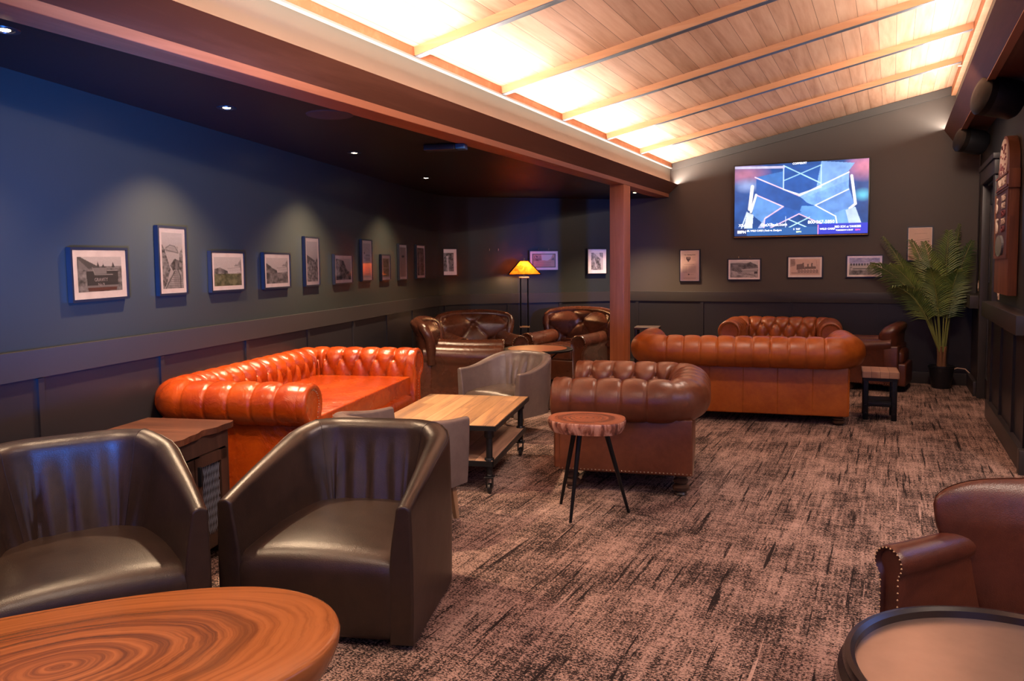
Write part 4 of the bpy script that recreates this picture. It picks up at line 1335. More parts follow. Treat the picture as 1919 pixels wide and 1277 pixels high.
g = G()
for q in sh:
    g.tube([q[0], q[3]], 0.0055, 6); g.tube([q[0], q[1]], 0.0055, 6); g.tube([q[2], q[3]], 0.0055, 6)
g.make('shade_frame', M['black'], shade)
g = G(); g.lathe([(0.0, 0), (0.008, 0.01), (0.005, 0.02), (0.010, 0.028), (0.0, 0.036)], cz=Z1, n=12); g.tube([(0, 0, 1.235), (0, 0, Z1 + .005)], 0.006, 8); g.make('finial', M['black'], T)
for x in (-0.045, 0.05):
    g = G(); g.lathe([(0.0, -0.03), (0.018, -0.028), (0.030, 0.0), (0.018, 0.026), (0.0, 0.03)], cx=x, cz=1.335, n=16); g.make('bulb', M['bulb'], T)
light('POINT', 'floor_lamp_light', (lx, ly, 1.31), 12, (1, 0.50, 0.18), shadow_soft_size=0.03)

# ================================================================== CEILING FITTINGS
def downlight(x, y, z, label):
    T = thing('recessed_downlight', label, 'ceiling light', (x, y, z), group='small recessed downlights in the dark ceiling')
    g = G(); g.lathe([(0.032, 0.002), (0.034, -0.003), (0.050, -0.003), (0.052, 0.002)], n=24); g.make('trim_ring', M['black_plastic'], T)
    g = G(); g.lathe([(0.0, -0.0005), (0.020, -0.0005), (0.020, 0.001), (0.0, 0.001)], n=20); g.make('bulb', M['bulb'], T)
for (x, y), lb in zip(DOWN, ('recessed downlight glowing in the dark ceiling above the cut-off tub chair', 'recessed downlight above the mesh-door cabinet end of the alcove ceiling', 'recessed downlight in line with the middle of the orange sofa',
                             'recessed downlight above the club chairs of the alcove', 'recessed downlight behind the wooden post')):
    downlight(x, y, 2.241, lb)
g = G(); g.lathe([(0.0, -0.006), (0.120, -0.006), (0.128, -0.004), (0.132, 0.001), (0.0, 0.001)], cx=-2.86, cy=3.53, cz=2.2415, n=48)
tag(g.make('ceiling_speaker', plain('brown_grille', (0.03, 0.016, 0.012), 0.7)), 'flush round speaker grille in the dark alcove ceiling', 'speaker')
T = thing('ceiling_projector', 'small black box mounted under the alcove ceiling near the beam', 'projector', (-2.84, 4.78, 2.2425), math.radians(15))
g = G(); g.bbox(-0.16, 0.07, -0.05, 0.05, -0.045, 0.0, 0.008); g.make('housing', M['black_plastic'], T)
g = G(); g.bbox(0.07, 0.14, -0.045, 0.045, -0.04, -0.004, 0.006); g.make('lens_block', plain('blue_plastic', (0.02, 0.09, 0.25), 0.3), T)
T = thing('sprinkler_head', 'tiny white sprinkler head on the timber edge of the sloped ceiling', 'sprinkler', (0.545, 9.0 - 0.5, 3.24))
g = G(); g.lathe([(0.0, -0.03), (0.022, -0.03), (0.022, -0.026), (0.006, -0.02), (0.008, 0.0), (0.0, 0.02)], n=12); g.make('deflector', M['cream'], T)

# wall speakers
def wall_speaker(label, loc, deg, r=0.14, ln=0.26, tilt=12):
    T = thing('wall_speaker', label, 'speaker', loc, math.radians(deg))
    T.rotation_euler = (0, math.radians(tilt), math.radians(deg))
    g = G(); g.lathe([(0.0, 0.0), (r * 0.86, 0.0), (r, -0.03), (r, -ln * 0.75), (r * 0.98, -ln * 0.8)], ax='X', n=32); g.make('cabinet', M['black_plastic'], T)
    g = G(); g.lathe([(r * 1.01, -ln * 0.79), (r * 1.02, -ln * 0.97), (r * 0.9, -ln * 1.04), (r * 0.5, -ln * 1.08), (0, -ln * 1.09)], ax='X', n=32); g.make('grille', M['black_ceiling'], T)
    g = G(); g.tube([(0, 0, 0), (0.06, 0, 0.03)], 0.02, 10); g.make('bracket', M['black_plastic'], T)
    return T
wall_speaker('big black wall speaker high on the side wall above the carved sign', (0.80, 6.75, 2.54), 20)
wall_speaker('black wall speaker in the corner near the palm, under the soffit', (0.80, 9.0, 2.54), 20, 0.12, 0.24)

# switches
def switch(label, x, y, z, w, h, ax='x'):
    T = thing('wall_switch', label, 'light switch', (x, y, z))
    g = G(); g.bbox(-0.006, 0, -w / 2, w / 2, -h / 2, h / 2, 0.003); g.make('cover_plate', M['switch'], T)
    g = G(); g.bbox(-0.012, -0.005, -w / 5, w / 5, -h / 4, h / 4, 0.002); g.make('rocker', M['cream'], T)
switch('pale switch plate on the side wall near the palm', 0.843, 9.58, 1.12, 0.07, 0.12)
switch('pale switch plate just below the carved wooden sign', 0.843, 7.86, 1.105, 0.07, 0.12)
g = G(); g.tube([(0.60, 9.80, 0.17), (0.68, 9.82, 0.20), (0.76, 9.84, 0.19), (0.80, 9.80, 0.15)], 0.006, 6)
tag(g.make('power_cord', M['switch']), 'thin pale cord running along the baseboard beside the plant pot', 'cord')

# ================================================================== PICTURES
class Canvas:
    def __init__(s, w, h, col):
        s.w, s.h = w, h
        s.a = np.zeros((h, w, 3)); s.a[:] = col
        s.Y, s.X = np.mgrid[0:h, 0:w]
        s.X = (s.X + 0.5) / w; s.Y = (s.Y + 0.5) / h          # 0..1, Y down
    def mask_poly(s, pts):
        m = np.zeros((s.h, s.w), bool)
        n = len(pts)
        for i in range(n):
            x0, y0 = pts[i]; x1, y1 = pts[(i + 1) % n]
            if y0 == y1: continue
            c = ((s.Y >= min(y0, y1)) & (s.Y < max(y0, y1))) & (s.X < (s.Y - y0) / (y1 - y0) * (x1 - x0) + x0)
            m ^= c
        return m
    def poly(s, pts, col, al=1.0):
        m = s.mask_poly(pts)
        s.a[m] = s.a[m] * (1 - al) + np.array(col) * al
    def line(s, p, q, wd, col, al=1.0, asp=None):
        asp = asp or s.w / s.h
        px, py, qx, qy = p[0] * asp, p[1], q[0] * asp, q[1]
        dx, dy = qx - px, qy - py
        l2 = dx * dx + dy * dy + 1e-12
        t = np.clip(((s.X * asp - px) * dx + (s.Y - py) * dy) / l2, 0, 1)
        d = np.hypot(s.X * asp - px - t * dx, s.Y - py - t * dy)
        m = np.clip((wd - d) / (1.0 / s.h) + 0.5, 0, 1)[..., None] * al
        s.a = s.a * (1 - m) + np.array(col) * m
    def ell(s, cx, cy, rx, ry, col, al=1.0, soft=0.1):
        d = np.hypot((s.X - cx) / rx, (s.Y - cy) / ry)
        m = np.clip((1 - d) / soft, 0, 1)[..., None] * al
        s.a = s.a * (1 - m) + np.array(col) * m
    def noise(s, fx, fy, seed, octaves=3):
        r = np.random.RandomState(seed); out = 0; amp = 1; tot = 0
        for o in range(octaves):
            gx, gy = int(fx * 2 ** o) + 2, int(fy * 2 ** o) + 2
            t = r.rand(gy + 1, gx + 1)
            u, v = s.X * (gx - 1), s.Y * (gy - 1)
            i, j = u.astype(int), v.astype(int); fu, fv = u - i, v - j
            out = out + amp * (t[j, i] * (1 - fu) * (1 - fv) + t[j, i + 1] * fu * (1 - fv) + t[j + 1, i] * (1 - fu) * fv + t[j + 1, i + 1] * fu * fv)
            tot += amp; amp *= 0.6
        return out / tot
    def texture(s, mask, lo, hi, fx, fy, seed):
        n = s.noise(fx, fy, seed, 4)
        n = np.clip((n - 0.3) / 0.4, 0, 1)[..., None]
        c = np.array(lo) * (1 - n) + np.array(hi) * n
        s.a[mask] = c[mask]
    def mesh(s, name, mat, parent, w, h, gain=1.0):
        """flat printed sheet in local xz, facing -y"""
        W_, H_ = s.w, s.h
        xs = (np.arange(W_) + 0.5) / W_ * w - w / 2; xs[0] = -w / 2; xs[-1] = w / 2
        zs = h / 2 - (np.arange(H_) + 0.5) / H_ * h; zs[0] = h / 2; zs[-1] = -h / 2
        vs = [(float(x), 0, float(z)) for z in zs for x in xs]
        fs = [(j * W_ + i, j * W_ + W_ + i, j * W_ + W_ + i + 1, j * W_ + i + 1) for j in range(H_ - 1) for i in range(W_ - 1)]
        me = bpy.data.meshes.new(name); me.from_pydata(vs, [], fs); me.update()
        ca_ = me.color_attributes.new('Col', 'FLOAT_COLOR', 'POINT')
        buf = np.ones((W_ * H_, 4)); buf[:, :3] = np.clip(s.a.reshape(-1, 3) * gain, 0, 1)
        ca_.data.foreach_set('color', buf.ravel())
        me.materials.append(mat)
        o = bpy.data.objects.new(name, me); COL.objects.link(o)
        o.parent = parent
        return o
SEP = np.array([1.0, 0.88, 0.86])
def gr(v): return tuple(SEP * v)
def art(kind, w, h, seed):
    k = 190
    c = Canvas(max(24, int(w * k * 1.6)), max(24, int(h * k * 1.6)), gr(0.42))
    sky = np.clip(0.50 - 0.12 * c.Y, 0, 1)[..., None] * SEP
    c.a = sky + 0.0
    if kind == 'wagon':
        c.texture(c.Y > 0.28, gr(0.07), gr(0.30), 7, 6, seed)
        c.poly([(0, 0), (0.06, 0), (0.48, 0.30), (0.48, 0.36), (0, 0.30)], gr(0.10)); c.poly([(0.02, .06), (0.25, .36), (0.02, .4)], gr(0.26), 0.6)
        for x, hh in ((.45, .14), (.57, .20), (.80, .15)): c.poly([(x - .04, .32), (x, hh), (x + .04, .32)], gr(0.08))
        c.poly([(.18, .42), (.92, .42), (.90, .83), (.20, .83)], gr(0.06)); c.poly([(.34, .32), (.64, .32), (.64, .50), (.36, .50)], gr(0.22))
        c.line((.32, .30), (.37, .51), .006, gr(.4)); c.line((.37, .51), (.78, .52), .010, gr(.36)); c.line((.66, .40), (.90, .40), .006, gr(.4))
        c.poly([(.18, .83), (.92, .83), (.90, .88), (.20, .88)], gr(0.20)); c.poly([(.2, .88), (.88, .88), (.86, .98), (.22, .98)], (0.12, .05, .04))
    elif kind == 'bridge':
        c.texture(c.mask_poly([(0, .2), (.12, .3), (.38, .66), (.1, 1), (0, 1)]), gr(.05), gr(.32), 8, 20, seed)
        c.texture(c.mask_poly([(1, .25), (.85, .35), (.78, .6), (.9, .75), (1, .8)]), gr(.05), gr(.36), 6, 16, seed + 1)
        c.texture(c.mask_poly([(.36, .58), (.6, .46), (.82, .5), (.82, .66), (.5, .68)]), gr(.05), gr(.22), 8, 10, seed + 2)
        for (p, q) in (((.1, .30), (.78, .36)), ((.16, .28), (.38, .22)), ((.38, .22), (.62, .24)), ((.62, .24), (.78, .35))): c.line(p, q, .006, gr(.08))
        for x in np.linspace(.2, .72, 8): c.line((x, .25), (x + .04, .34), .003, gr(.12)); c.line((x + .04, .25), (x, .34), .003, gr(.12))
        c.texture(c.mask_poly([(.05, 1), (.55, .66), (.85, .66), (1, .75), (1, 1)]), gr(.22), gr(.42), 8, 10, seed + 3)
        for i in range(9):
            y = .70 + i * .034; c.line((.62 - .05 * i, y), (.80 + .028 * i, y + .01), .006, gr(.14))
        c.line((.6, .68), (.12, 1.0), .010, gr(.06)); c.line((.74, .66), (.86, .78), .010, gr(.06)); c.line((.86, .78), (.86, 1), .012, gr(.06))
    elif kind in ('inn', 'inn2'):
        c.texture(c.mask_poly([(.78, .35), (1, .05), (1, .6), (.6, .5)]), gr(.15), gr(.34), 8, 8, seed)
        c.texture(c.mask_poly([(0, .42), (.2, .36), (.5, .5), (.5, .62), (0, .6)]), gr(.08), gr(.3), 9, 8, seed + 1)
        c.poly([(.48, .46), (.52, .38), (.80, .30), (.95, .36), (.98, .55), (.48, .55)], gr(.48))
        for x in np.linspace(.53, .93, 9): c.line((x, .43), (x, .50), .006, gr(.14))
        c.line((.48, .40), (.96, .36), .008, gr(.22)); c.poly([(.72, .32), (.80, .24), (.88, .32)], gr(.25))
        lo, hi = (gr(.06), gr(.24)) if kind == 'inn2' else ((.07, .07, .035), (.20, .19, .11))
        c.texture(c.Y > .58, lo, hi, 9, 7, seed + 2)
        if kind == 'inn2':
            c.texture(c.mask_poly([(0, .2), (.22, .34), (.34, .5), (0, .5)]), gr(.05), gr(.2), 9, 7, seed + 4)
            for i in range(12): c.line((.1 + .06 * i, .95), (.2 + .06 * i, .6), .006, gr(.34), .6)
    elif kind == 'canyon':
        c.texture(c.mask_poly([(0, .35), (.55, .48), (.75, .52), (1, .36), (1, 1), (0, 1)]), gr(.07), gr(.38), 7, 14, seed)
        c.poly([(0, .33), (.75, .48), (.7, .52), (0, .42)], gr(.12))
        for i in range(7): c.line((0, .55 + .06 * i), (.9, .50 + .09 * i), .006, gr(.3), .7)
    elif kind == 'gorge':
        c.texture(c.mask_poly([(0, 0), (.5, .1), (.7, .5), (1, .7), (1, 1), (0, 1)]), gr(.05), gr(.30), 8, 8, seed)
        c.line((.1, .1), (.75, .9), .02, gr(.3)); c.line((.35, .25), (.55, .6), .012, gr(.36))
    elif kind == 'poster':
        c.a[:] = gr(.50)
        c.line((.2, .22), (.45, .12), .004, gr(.3)); c.line((.45, .12), (.8, .2), .004, gr(.3))
        c.poly([(.12, .25), (.22, .25), (.22, .32), (.12, .32)], gr(.08))
        for y, x0, x1, wd in ((.34, .35, .85, .016), (.37, .3, .9, .010), (.43, .12, .9, .012), (.46, .3, .85, .008), (.49, .3, .88, .014)): c.line((x0, y), (x1, y), wd, gr(.2), .8)
        for i in range(14): c.line((.3, .54 + i * .022), (.86, .54 + i * .022), .003, gr(.36))
        c.line((.3, .9), (.85, .9), .006, gr(.25))
    elif kind == 'map':
        c.a[:] = (.48, .40, .28)
        c.texture(c.mask_poly([(.1, .05), (.9, .05), (.9, .48), (.1, .48)]), (.20, .14, .08), (.46, .36, .22), 10, 8, seed)
        c.texture(c.mask_poly([(.1, .55), (.9, .55), (.9, .95), (.1, .95)]), (.20, .15, .08), (.46, .36, .22), 10, 8, seed + 1)
    elif kind == 'sky':
        c.a = (np.array([.40, .30, .26]) * (0.85 + .2 * c.noise(2, 4, seed))[..., None])
        c.ell(.5, .31, .3, .055, gr(.10), soft=.5); c.ell(.55, .31, .1, .03, gr(.05))
    elif kind == 'redwood':
        c.texture(c.Y > -1, gr(.05), gr(.24), 7, 18, seed)
        c.poly([(.15, .3), (.5, .3), (.55, 1), (.3, 1)], gr(.30), .5)
        for x in (.12, .5, .68, .85): c.line((x, .0), (x + .08, 1), .02, gr(.06), .8)
    elif kind == 'tower':
        c.texture(c.Y > -1, gr(.06), gr(.30), 8, 10, seed)
        c.poly([(.25, .18), (.48, .15), (.50, 1), (.36, 1)], gr(.55)); c.line((.3, .3), (.45, .32), .01, gr(.2))
        for i in range(8): c.line((.34, .35 + .08 * i), (.48, .35 + .08 * i), .006, gr(.3))
    elif kind == 'certificate':
        c.a = np.array([.42, .26, .20]) * (0.9 + .15 * c.noise(6, 4, seed))[..., None]
        c.a[(c.X < .04) | (c.X > .96) | (c.Y < .05) | (c.Y > .95)] = gr(.10)
        c.poly([(.38, .05), (.88, .05), (.80, .35), (.66, .50), (.42, .48)], gr(.52)); c.ell(.16, .25, .08, .11, (.10, .05, .06)); c.ell(.14, .24, .04, .05, (.5, .36, .3))
        c.texture(c.mask_poly([(.05, .35), (.36, .2), (.38, .52), (.05, .55)]), (.14, .07, .07), (.38, .26, .22), 8, 6, seed)
        c.poly([(.80, .45), (.92, .25), (.94, .48)], gr(.14))
        for y in (.64, .78, .86): c.line((.15, y), (.8, y), .008, (.20, .10, .10), .8)
    elif kind == 'trestle':
        c.texture(c.mask_poly([(0, 0), (.2, 0), (.75, .35), (.85, 1), (0, 1)]), gr(.05), gr(.34), 7, 9, seed)
        c.texture(c.mask_poly([(.7, 0), (1, 0), (1, .3), (.75, .22)]), gr(.1), gr(.3), 6, 6, seed)
        c.line((.25, .3), (.45, .9), .03, gr(.4))
    elif kind == 'timetable':
        c.a[:] = (.52, .38, .34)
        c.poly([(.30, .20), (.54, .20), (.54, .28), (.42, .38), (.30, .28)], (.07, .04, .05)); c.line((.36, .24), (.5, .24), .007, (.5, .4, .36))
        for y in (.205, .245, .285, .325):
            c.line((.16, y), (.22, y), .004, (.25, .15, .14)); c.line((.64, y), (.82, y), .004, (.25, .15, .14))
        for x0, x1, y in ((.18, .76, .46),): c.line((x0, y), (x1, y), .005, (.25, .16, .14))
        for i in range(11):
            c.line((.10, .52 + .022 * i), (.36, .52 + .022 * i), .0035, (.28, .18, .16)); c.line((.42, .52 + .022 * i), (.86, .52 + .022 * i), .0035, (.30, .2, .18), .7)
        c.ell(.44, .80, .05, .025, (.08, .05, .05)); c.line((.5, .80), (.72, .80), .004, (.3, .2, .18)); c.line((.14, .93), (.84, .93), .007, (.25, .15, .14))
    elif kind == 'hillside':
        c.texture(c.mask_poly([(0, .12), (.35, .10), (.60, .12), (.72, .04), (.98, .25), (1, .6), (0, .75)]), gr(.07), gr(.20), 9, 6, seed)
        c.texture(c.mask_poly([(0, .55), (.45, .72), (1, .8), (1, 1), (0, 1)]), gr(.14), gr(.40), 8, 5, seed + 1)
        c.poly([(.44, .52), (.98, .46), (.98, .64), (.44, .76)], gr(.30)); c.line((.42, .52), (1, .46), .03, gr(.46)); c.poly([(.86, .64), (.98, .62), (.98, .76), (.86, .78)], gr(.06))
        for i in range(5): c.line((.08 + .03 * i, .2), (.45 + .1 * i, .92), .010, gr(.38), .55)
        c.line((.25, .78), (.9, .97), .014, gr(.5))
    elif kind == 'locomotive':
        c.a = np.array([.52, .36, .30]) * (0.92 + .12 * c.noise(6, 4, seed))[..., None]
        c.texture(c.mask_poly([(0, 0), (.16, 0), (.17, .4), (0, .5)]), (.22, .14, .12), (.4, .27, .23), 4, 6, seed)
        c.poly([(.22, .34), (.45, .28), (.50, .62), (.22, .66)], (.16, .10, .09)); c.poly([(.50, .48), (.86, .46), (.88, .60), (.50, .62)], (.14, .09, .08))
        for x, hh in ((.60, .30), (.73, .26), (.44, .24)): c.poly([(x - .03, .48), (x - .02, hh), (x + .03, hh), (x + .02, .48)], (.15, .1, .09))
        for i in range(7): c.ell(.30 + .10 * i, .74, .045, .085, (.13, .08, .07)); c.ell(.30 + .10 * i, .74, .025, .05, (.38, .26, .22))
        c.line((.05, .86), (.95, .86), .018, (.16, .10, .09)); c.line((.88, .1), (.92, .8), .006, (.2, .12, .1)); c.ell(.93, .5, .03, .2, (.46, .32, .28))
    elif kind == 'streetcar':
        c.texture(c.Y > -1, gr(.18), gr(.40), 7, 4, seed)
        c.poly([(.0, .24), (1, .18), (1, .70), (0, .70)], gr(.40)); c.line((0, .26), (1, .22), .012, gr(.12))
        for i in range(11): c.poly([(.03 + .09 * i, .33), (.09 + .09 * i, .33), (.09 + .09 * i, .46), (.03 + .09 * i, .46)], gr(.06 if i < 5 else .12))
        c.line((.05, .64), (.95, .64), .025, gr(.04)); c.texture(c.Y > .74, gr(.05), gr(.24), 9, 4, seed + 1)
        for x in (.06, .64, .92): c.ell(x, .62, .05, .14, gr(.10), .8, .5)
        c.ell(.08, .66, .05, .1, gr(.45), .8, .4)
    elif kind == 'chart':
        c.a = np.array([.52, .36, .28]) * (0.95 + .08 * c.noise(4, 6, seed))[..., None]
        c.line((.25, .18), (.80, .17), .006, (.25, .15, .12), .7)
        for y in (.36, .42, .48): c.line((.3, y + .04), (.9, y - .02), .005, (.2, .12, .1), .8)
        c.ell(.16, .42, .04, .02, (.1, .06, .05)); c.ell(.88, .43, .04, .02, (.1, .06, .05))
    # print grain
    rs = np.random.RandomState(seed + 50)
    c.a *= (0.94 + 0.12 * rs.rand(c.h, c.w))[..., None]
    return c
def picture(label, loc, rz, w, h, kind, seed, border=0.030, hooks=False, tilt=0.0, group=None, off=0.0):
    T = thing('framed_picture', label, 'picture', loc, rz, group or 'framed pictures on the walls')
    T.rotation_euler = (0, tilt, rz)
    g = G(); fw, fd = 0.012, 0.025
    for x0, x1, z0, z1 in ((-w / 2, w / 2, h / 2 - fw, h / 2), (-w / 2, w / 2, -h / 2, -h / 2 + fw), (-w / 2, -w / 2 + fw, -h / 2 + fw, h / 2 - fw), (w / 2 - fw, w / 2, -h / 2 + fw, h / 2 - fw)):
        g.box(x0, x1, -fd, 0.0, z0, z1)
    g.make('frame', M['frame'], T, smooth=False)
    g = G(); g.box(-w / 2 + fw * .9, w / 2 - fw * .9, -0.018, -0.004, -h / 2 + fw * .9, h / 2 - fw * .9); g.make('mat_board', M['mat_board'], T, smooth=False)
    pw, ph = w - 2 * fw - 2 * border, h - 2 * fw - 2 * border
    c = art(kind, pw, ph, seed)
    p = c.mesh('print', M['photo'], T, pw, ph, 1.3); p.location = (0, -0.0188, 0)
    g = G(); xa, za = w / 2 - fw * .9, h / 2 - fw * .9; g.add([(-xa, -.0215, -za), (xa, -.0215, -za), (xa, -.0215, za), (-xa, -.0215, za)], [(0, 1, 2, 3)]); g.make('glass_pane', M['glass'], T, smooth=False)
    if hooks:
        g = G()
        for x in (-w * .17, w * .17): g.tube([(x, -0.002, h / 2 + 0.004), (x, -0.012, h / 2 + 0.016), (x, -0.008, h / 2 + 0.026)], 0.003, 6)
        g.make('hook', M['nail'], T)
    return T
def wall_at(s):
    p, t = along(LW, base_s + s)
    n = Vector((t.y, -t.x))
    return p, t, n
row = [  # s centre, z centre, w, h, kind, label, tilt
    (0.61, 1.360, 0.395, 0.262, 'wagon', 'framed photo of a dark rail wagon lettered GRAVITY, first in the wall row', -0.012),
    (1.185, 1.428, 0.262, 0.390, 'bridge', 'tall framed photo of a curving railway track below a bridge', 0.0),
    (1.747, 1.363, 0.39, 0.258, 'inn', 'framed photo of a hillside inn above dark green bushes', 0.0),
    (2.383, 1.363, 0.39, 0.258, 'inn2', 'framed photo of a long building beyond rocky ground, next after the green-bush inn', 0.0),
    (2.947, 1.430, 0.262, 0.39, 'canyon', 'tall narrow framed photo of a slope under a wide pale sky', 0.0),
    (3.547, 1.366, 0.39, 0.258, 'gorge', 'framed photo of a steep dark gorge beside the tall sky picture', 0.0),
    (4.087, 1.445, 0.262, 0.39, 'poster', 'tall framed sheet of printed text on white paper', 0.0),
    (4.585, 1.376, 0.262, 0.262, 'map', 'small framed sheet with two yellowed square maps', 0.0),
    (5.098, 1.432, 0.262, 0.385, 'sky', 'tall framed sepia picture with one dark cloud-like patch', 0.0),
    (5.69, 1.438, 0.30, 0.385, 'redwood', 'tall framed photo of dark tree trunks, last on the straight wall', 0.0),
]
for i, (s, z, w, h, kind, lb, tl__) in enumerate(row):
    p, t, n = wall_at(s)
    rz = math.atan2(t.y, t.x)          # local x along the wall, local -y into the room
    T = picture(lb, (p.x + n.x * 0.004, p.y + n.y * 0.004, z), rz, w, h, kind, 10 + i, border=0.034 if w > 0.3 and kind == 'wagon' else 0.026, tilt=tl__)
    if kind == 'wagon':
        text('GRAVITY', 0.024, M['pale_ink'], T, (0.002, -0.0195, -0.028), (PI / 2, 0, 0), sx=0.95)
        text('No 9', 0.021, M['pale_ink'], T, (0.002, -0.0195, -0.052), (PI / 2, 0, 0))
picture('framed photo of a pale tower in the bend of the alcove wall', (-4.905, 8.235, 1.434), math.radians(66), 0.262, 0.342, 'tower', 31, 0.045)
A_, B_ = Vector((-4.66, 8.57)), Vector((-3.2, 9.89)); dd = (B_ - A_).normalized(); nn = Vector((dd.y, -dd.x))
for s, z, w, h, kind, lb, hk in ((0.86, 1.444, 0.40, 0.262, 'certificate', 'framed reddish certificate half hidden by the lamp shade', True), (1.593, 1.429, 0.280, 0.338, 'trestle', 'framed photo of a rocky slope beside the wooden post', False)):
    p = A_ + dd * s
    picture(lb, (p.x + nn.x * 0.006, p.y + nn.y * 0.006, z), math.atan2(dd.y, dd.x), w, h, kind, 40, 0.030 if hk else 0.045, hooks=hk)
for q, hl in (((-4.56, 8.675), 'bare metal hook in the alcove wall, nearer the tower photo'), ((-4.475, 8.752), 'bare metal hook in the alcove wall, nearer the lamp shade')):
    g = G(); P = Vector((q[0], q[1])); g.tube([(P.x, P.y, 1.572), (P.x + nn.x * .02, P.y + nn.y * .02, 1.578), (P.x + nn.x * .02, P.y + nn.y * .02, 1.60)], 0.003, 6)
    tag(g.make('wall_hook', M['nail']), hl, 'hook', 'bare picture hooks in the alcove wall')
for x, z, w, h, kind, lb, hk, bd in ((-2.307, 1.361, 0.264, 0.412, 'timetable', 'framed printed railway timetable with dark shield emblem beside the post', False, 0.008),
                                 (-1.634, 1.308, 0.402, 0.268, 'hillside', 'framed photo of a wooded hillside station under the television', True, 0.022),
                                 (-0.927, 1.331, 0.402, 0.264, 'locomotive', 'framed sepia photo of a steam locomotive under the television', False, 0.022),
                                 (-0.278, 1.335, 0.392, 0.265, 'streetcar', 'framed photo of a long passenger rail car next to the palm', False, 0.022),
                                 (0.286, 1.583, 0.262, 0.392, 'chart', 'tall framed cream chart partly covered by the palm fronds', False, 0.006)):
    T = picture(lb, (x, YB - 0.004, z), 0, w, h, kind, 60 + int(x * 10), bd, hooks=hk)
    if kind == 'timetable':
        text('Mt TAMALPAIS', 0.023, M['ink'], T, (0, -0.0195, 0.135), (PI / 2, 0, 0), sx=0.95)

# ================================================================== TELEVISION
def tv_art():
    c = Canvas(300, 168, (0.02, 0.07, 0.22))
    n1 = c.noise(7, 4, 3)[..., None]
    c.a = np.array([.010, .05, .19]) * (0.7 + 0.9 * n1)
    # blurred body behind
    c.ell(.08, .12, .22, .16, (.42, .15, .22), .8, .8); c.ell(.97, .10, .16, .22, (.50, .16, .24), .9, .8)
    c.ell(.10, .28, .12, .12, (.35, .45, .75), .6, .9); c.ell(.96, .48, .07, .10, (.10, .45, .60), .8, .8)
    tex = (0.8 + 0.4 * c.noise(60, 34, 9, 2))[..., None]
    def P(pts, col, al=1): c.poly(pts, col, al)
    blue = (.015, .075, .29); mid = (.035, .13, .38); lt = (.15, .31, .68); wht = (.85, .85, 1.0); pk = (.80, .50, .68)
    P([(.17, .17), (.40, .10), (.40, .45), (.50, .55), (.17, .28)], mid)
    P([(.38, .05), (.66, .05), (.66, .36), (.50, .46), (.38, .38)], blue)
    P([(.66, 0), (.90, .05), (.86, .15), (.62, .42)], (.16, .30, .62))
    P([(.16, .40), (.40, .60), (.24, .85), (.14, .70)], (.10, .25, .58)); P([(.62, .60), (.86, .36), (.90, .60), (.78, .78)], (.10, .22, .52))
    P([(.25, .72), (.16, .96), (.30, .96), (.26, .80)], (.30, .36, .70)); P([(.76, .72), (.90, .62), (.97, .96), (.80, .96)], (.14, .30, .62))
    # cross straps
    P([(.17, .19), (.50, .46), (.86, .18), (.86, .40), (.62, .61), (.78, .76), (.80, .96), (.50, .72), (.24, .94), (.24, .76), (.38, .60), (.17, .42)], blue)
    P([(.50, .46), (.86, .18), (.86, .40), (.62, .61), (.56, .56)], lt); P([(.50, .46), (.86, .18), (.86, .28), (.52, .50)], (.26, .44, .82), .5)
    P([(.52, .60), (.62, .61), (.78, .76), (.80, .96), (.50, .70)], (.10, .26, .60)); P([(.38, .60), (.52, .68), (.24, .94), (.24, .76)], (.02, .10, .38))
    m = c.mask_poly([(.50, .46), (.86, .18), (.86, .40), (.62, .61)]); c.a[m] *= tex[m]
    for p, q, w_, col in (((.16, .17), (.50, .46), .010, pk), ((.50, .46), (.86, .17), .010, wht), ((.17, .42), (.38, .60), .010, pk), ((.38, .60), (.24, .76), .011, pk), ((.24, .76), (.23, .92), .007, pk),
                          ((.86, .40), (.62, .60), .009, wht), ((.62, .60), (.77, .76), .009, wht), ((.77, .76), (.79, .96), .010, wht), ((.23, .94), (.50, .71), .009, pk), ((.50, .71), (.77, .95), .009, pk),
                          ((.38, .03), (.66, .30), .010, (.35, .60, .85)), ((.66, .05), (.38, .24), .008, (.30, .55, .80)), ((.38, .03), (.38, .36), .009, (.45, .60, .85)), ((.66, .05), (.66, .34), .007, (.45, .65, .9)),
                          ((.38, .36), (.50, .44), .009, wht), ((.50, .44), (.66, .35), .010, wht), ((.42, .78), (.62, .95), .008, (.45, .75, .85)), ((.58, .76), (.42, .90), .008, (.45, .75, .85)),
                          ((.40, .74), (.40, .93), .005, (.5, .6, .8)), ((.0, .02), (.38, .05), .022, (.45, .42, .60)), ((.17, .42), (.13, .66), .02, (.9, .9, .9)),
                          ((.14, .30), (.12, .62), .03, (.95, .90, .85)), ((.88, .22), (.91, .60), .022, (.95, .9, .9)), ((.91, .60), (.87, .66), .02, (.95, .9, .9)), ((.10, .66), (.05, .92), .010, (.5, .6, .8))):
        c.line(p, q, w_ * 0.75, col)
    P([(.10, .66), (.15, .70), (.14, .96), (.07, .96)], (.55, .62, .68)); P([(.84, .68), (.91, .64), (.97, .94), (.88, .96)], (.45, .56, .70))
    fab = 0.62 + 0.75 * c.noise(16, 9, 21, 3)
    c.a *= fab[..., None]
    c.a *= (0.93 + 0.14 * (np.sin((c.X * 1.8 + c.Y) * 260) > 0))[..., None]
    # lower banner
    c.a[c.Y > .895] = (.02, .09, .28); c.a[(c.Y > .895) & (c.X < .10)] = (.01, .03, .12); c.a[(c.Y > .86) & (c.X > .64)] = (.03, .04, .42)
    c.a[(c.Y > .87) & (c.X > .640) & (c.X < .646)] = (.75, .25, .5)
    return c
tw_, th_ = 1.525, 0.885
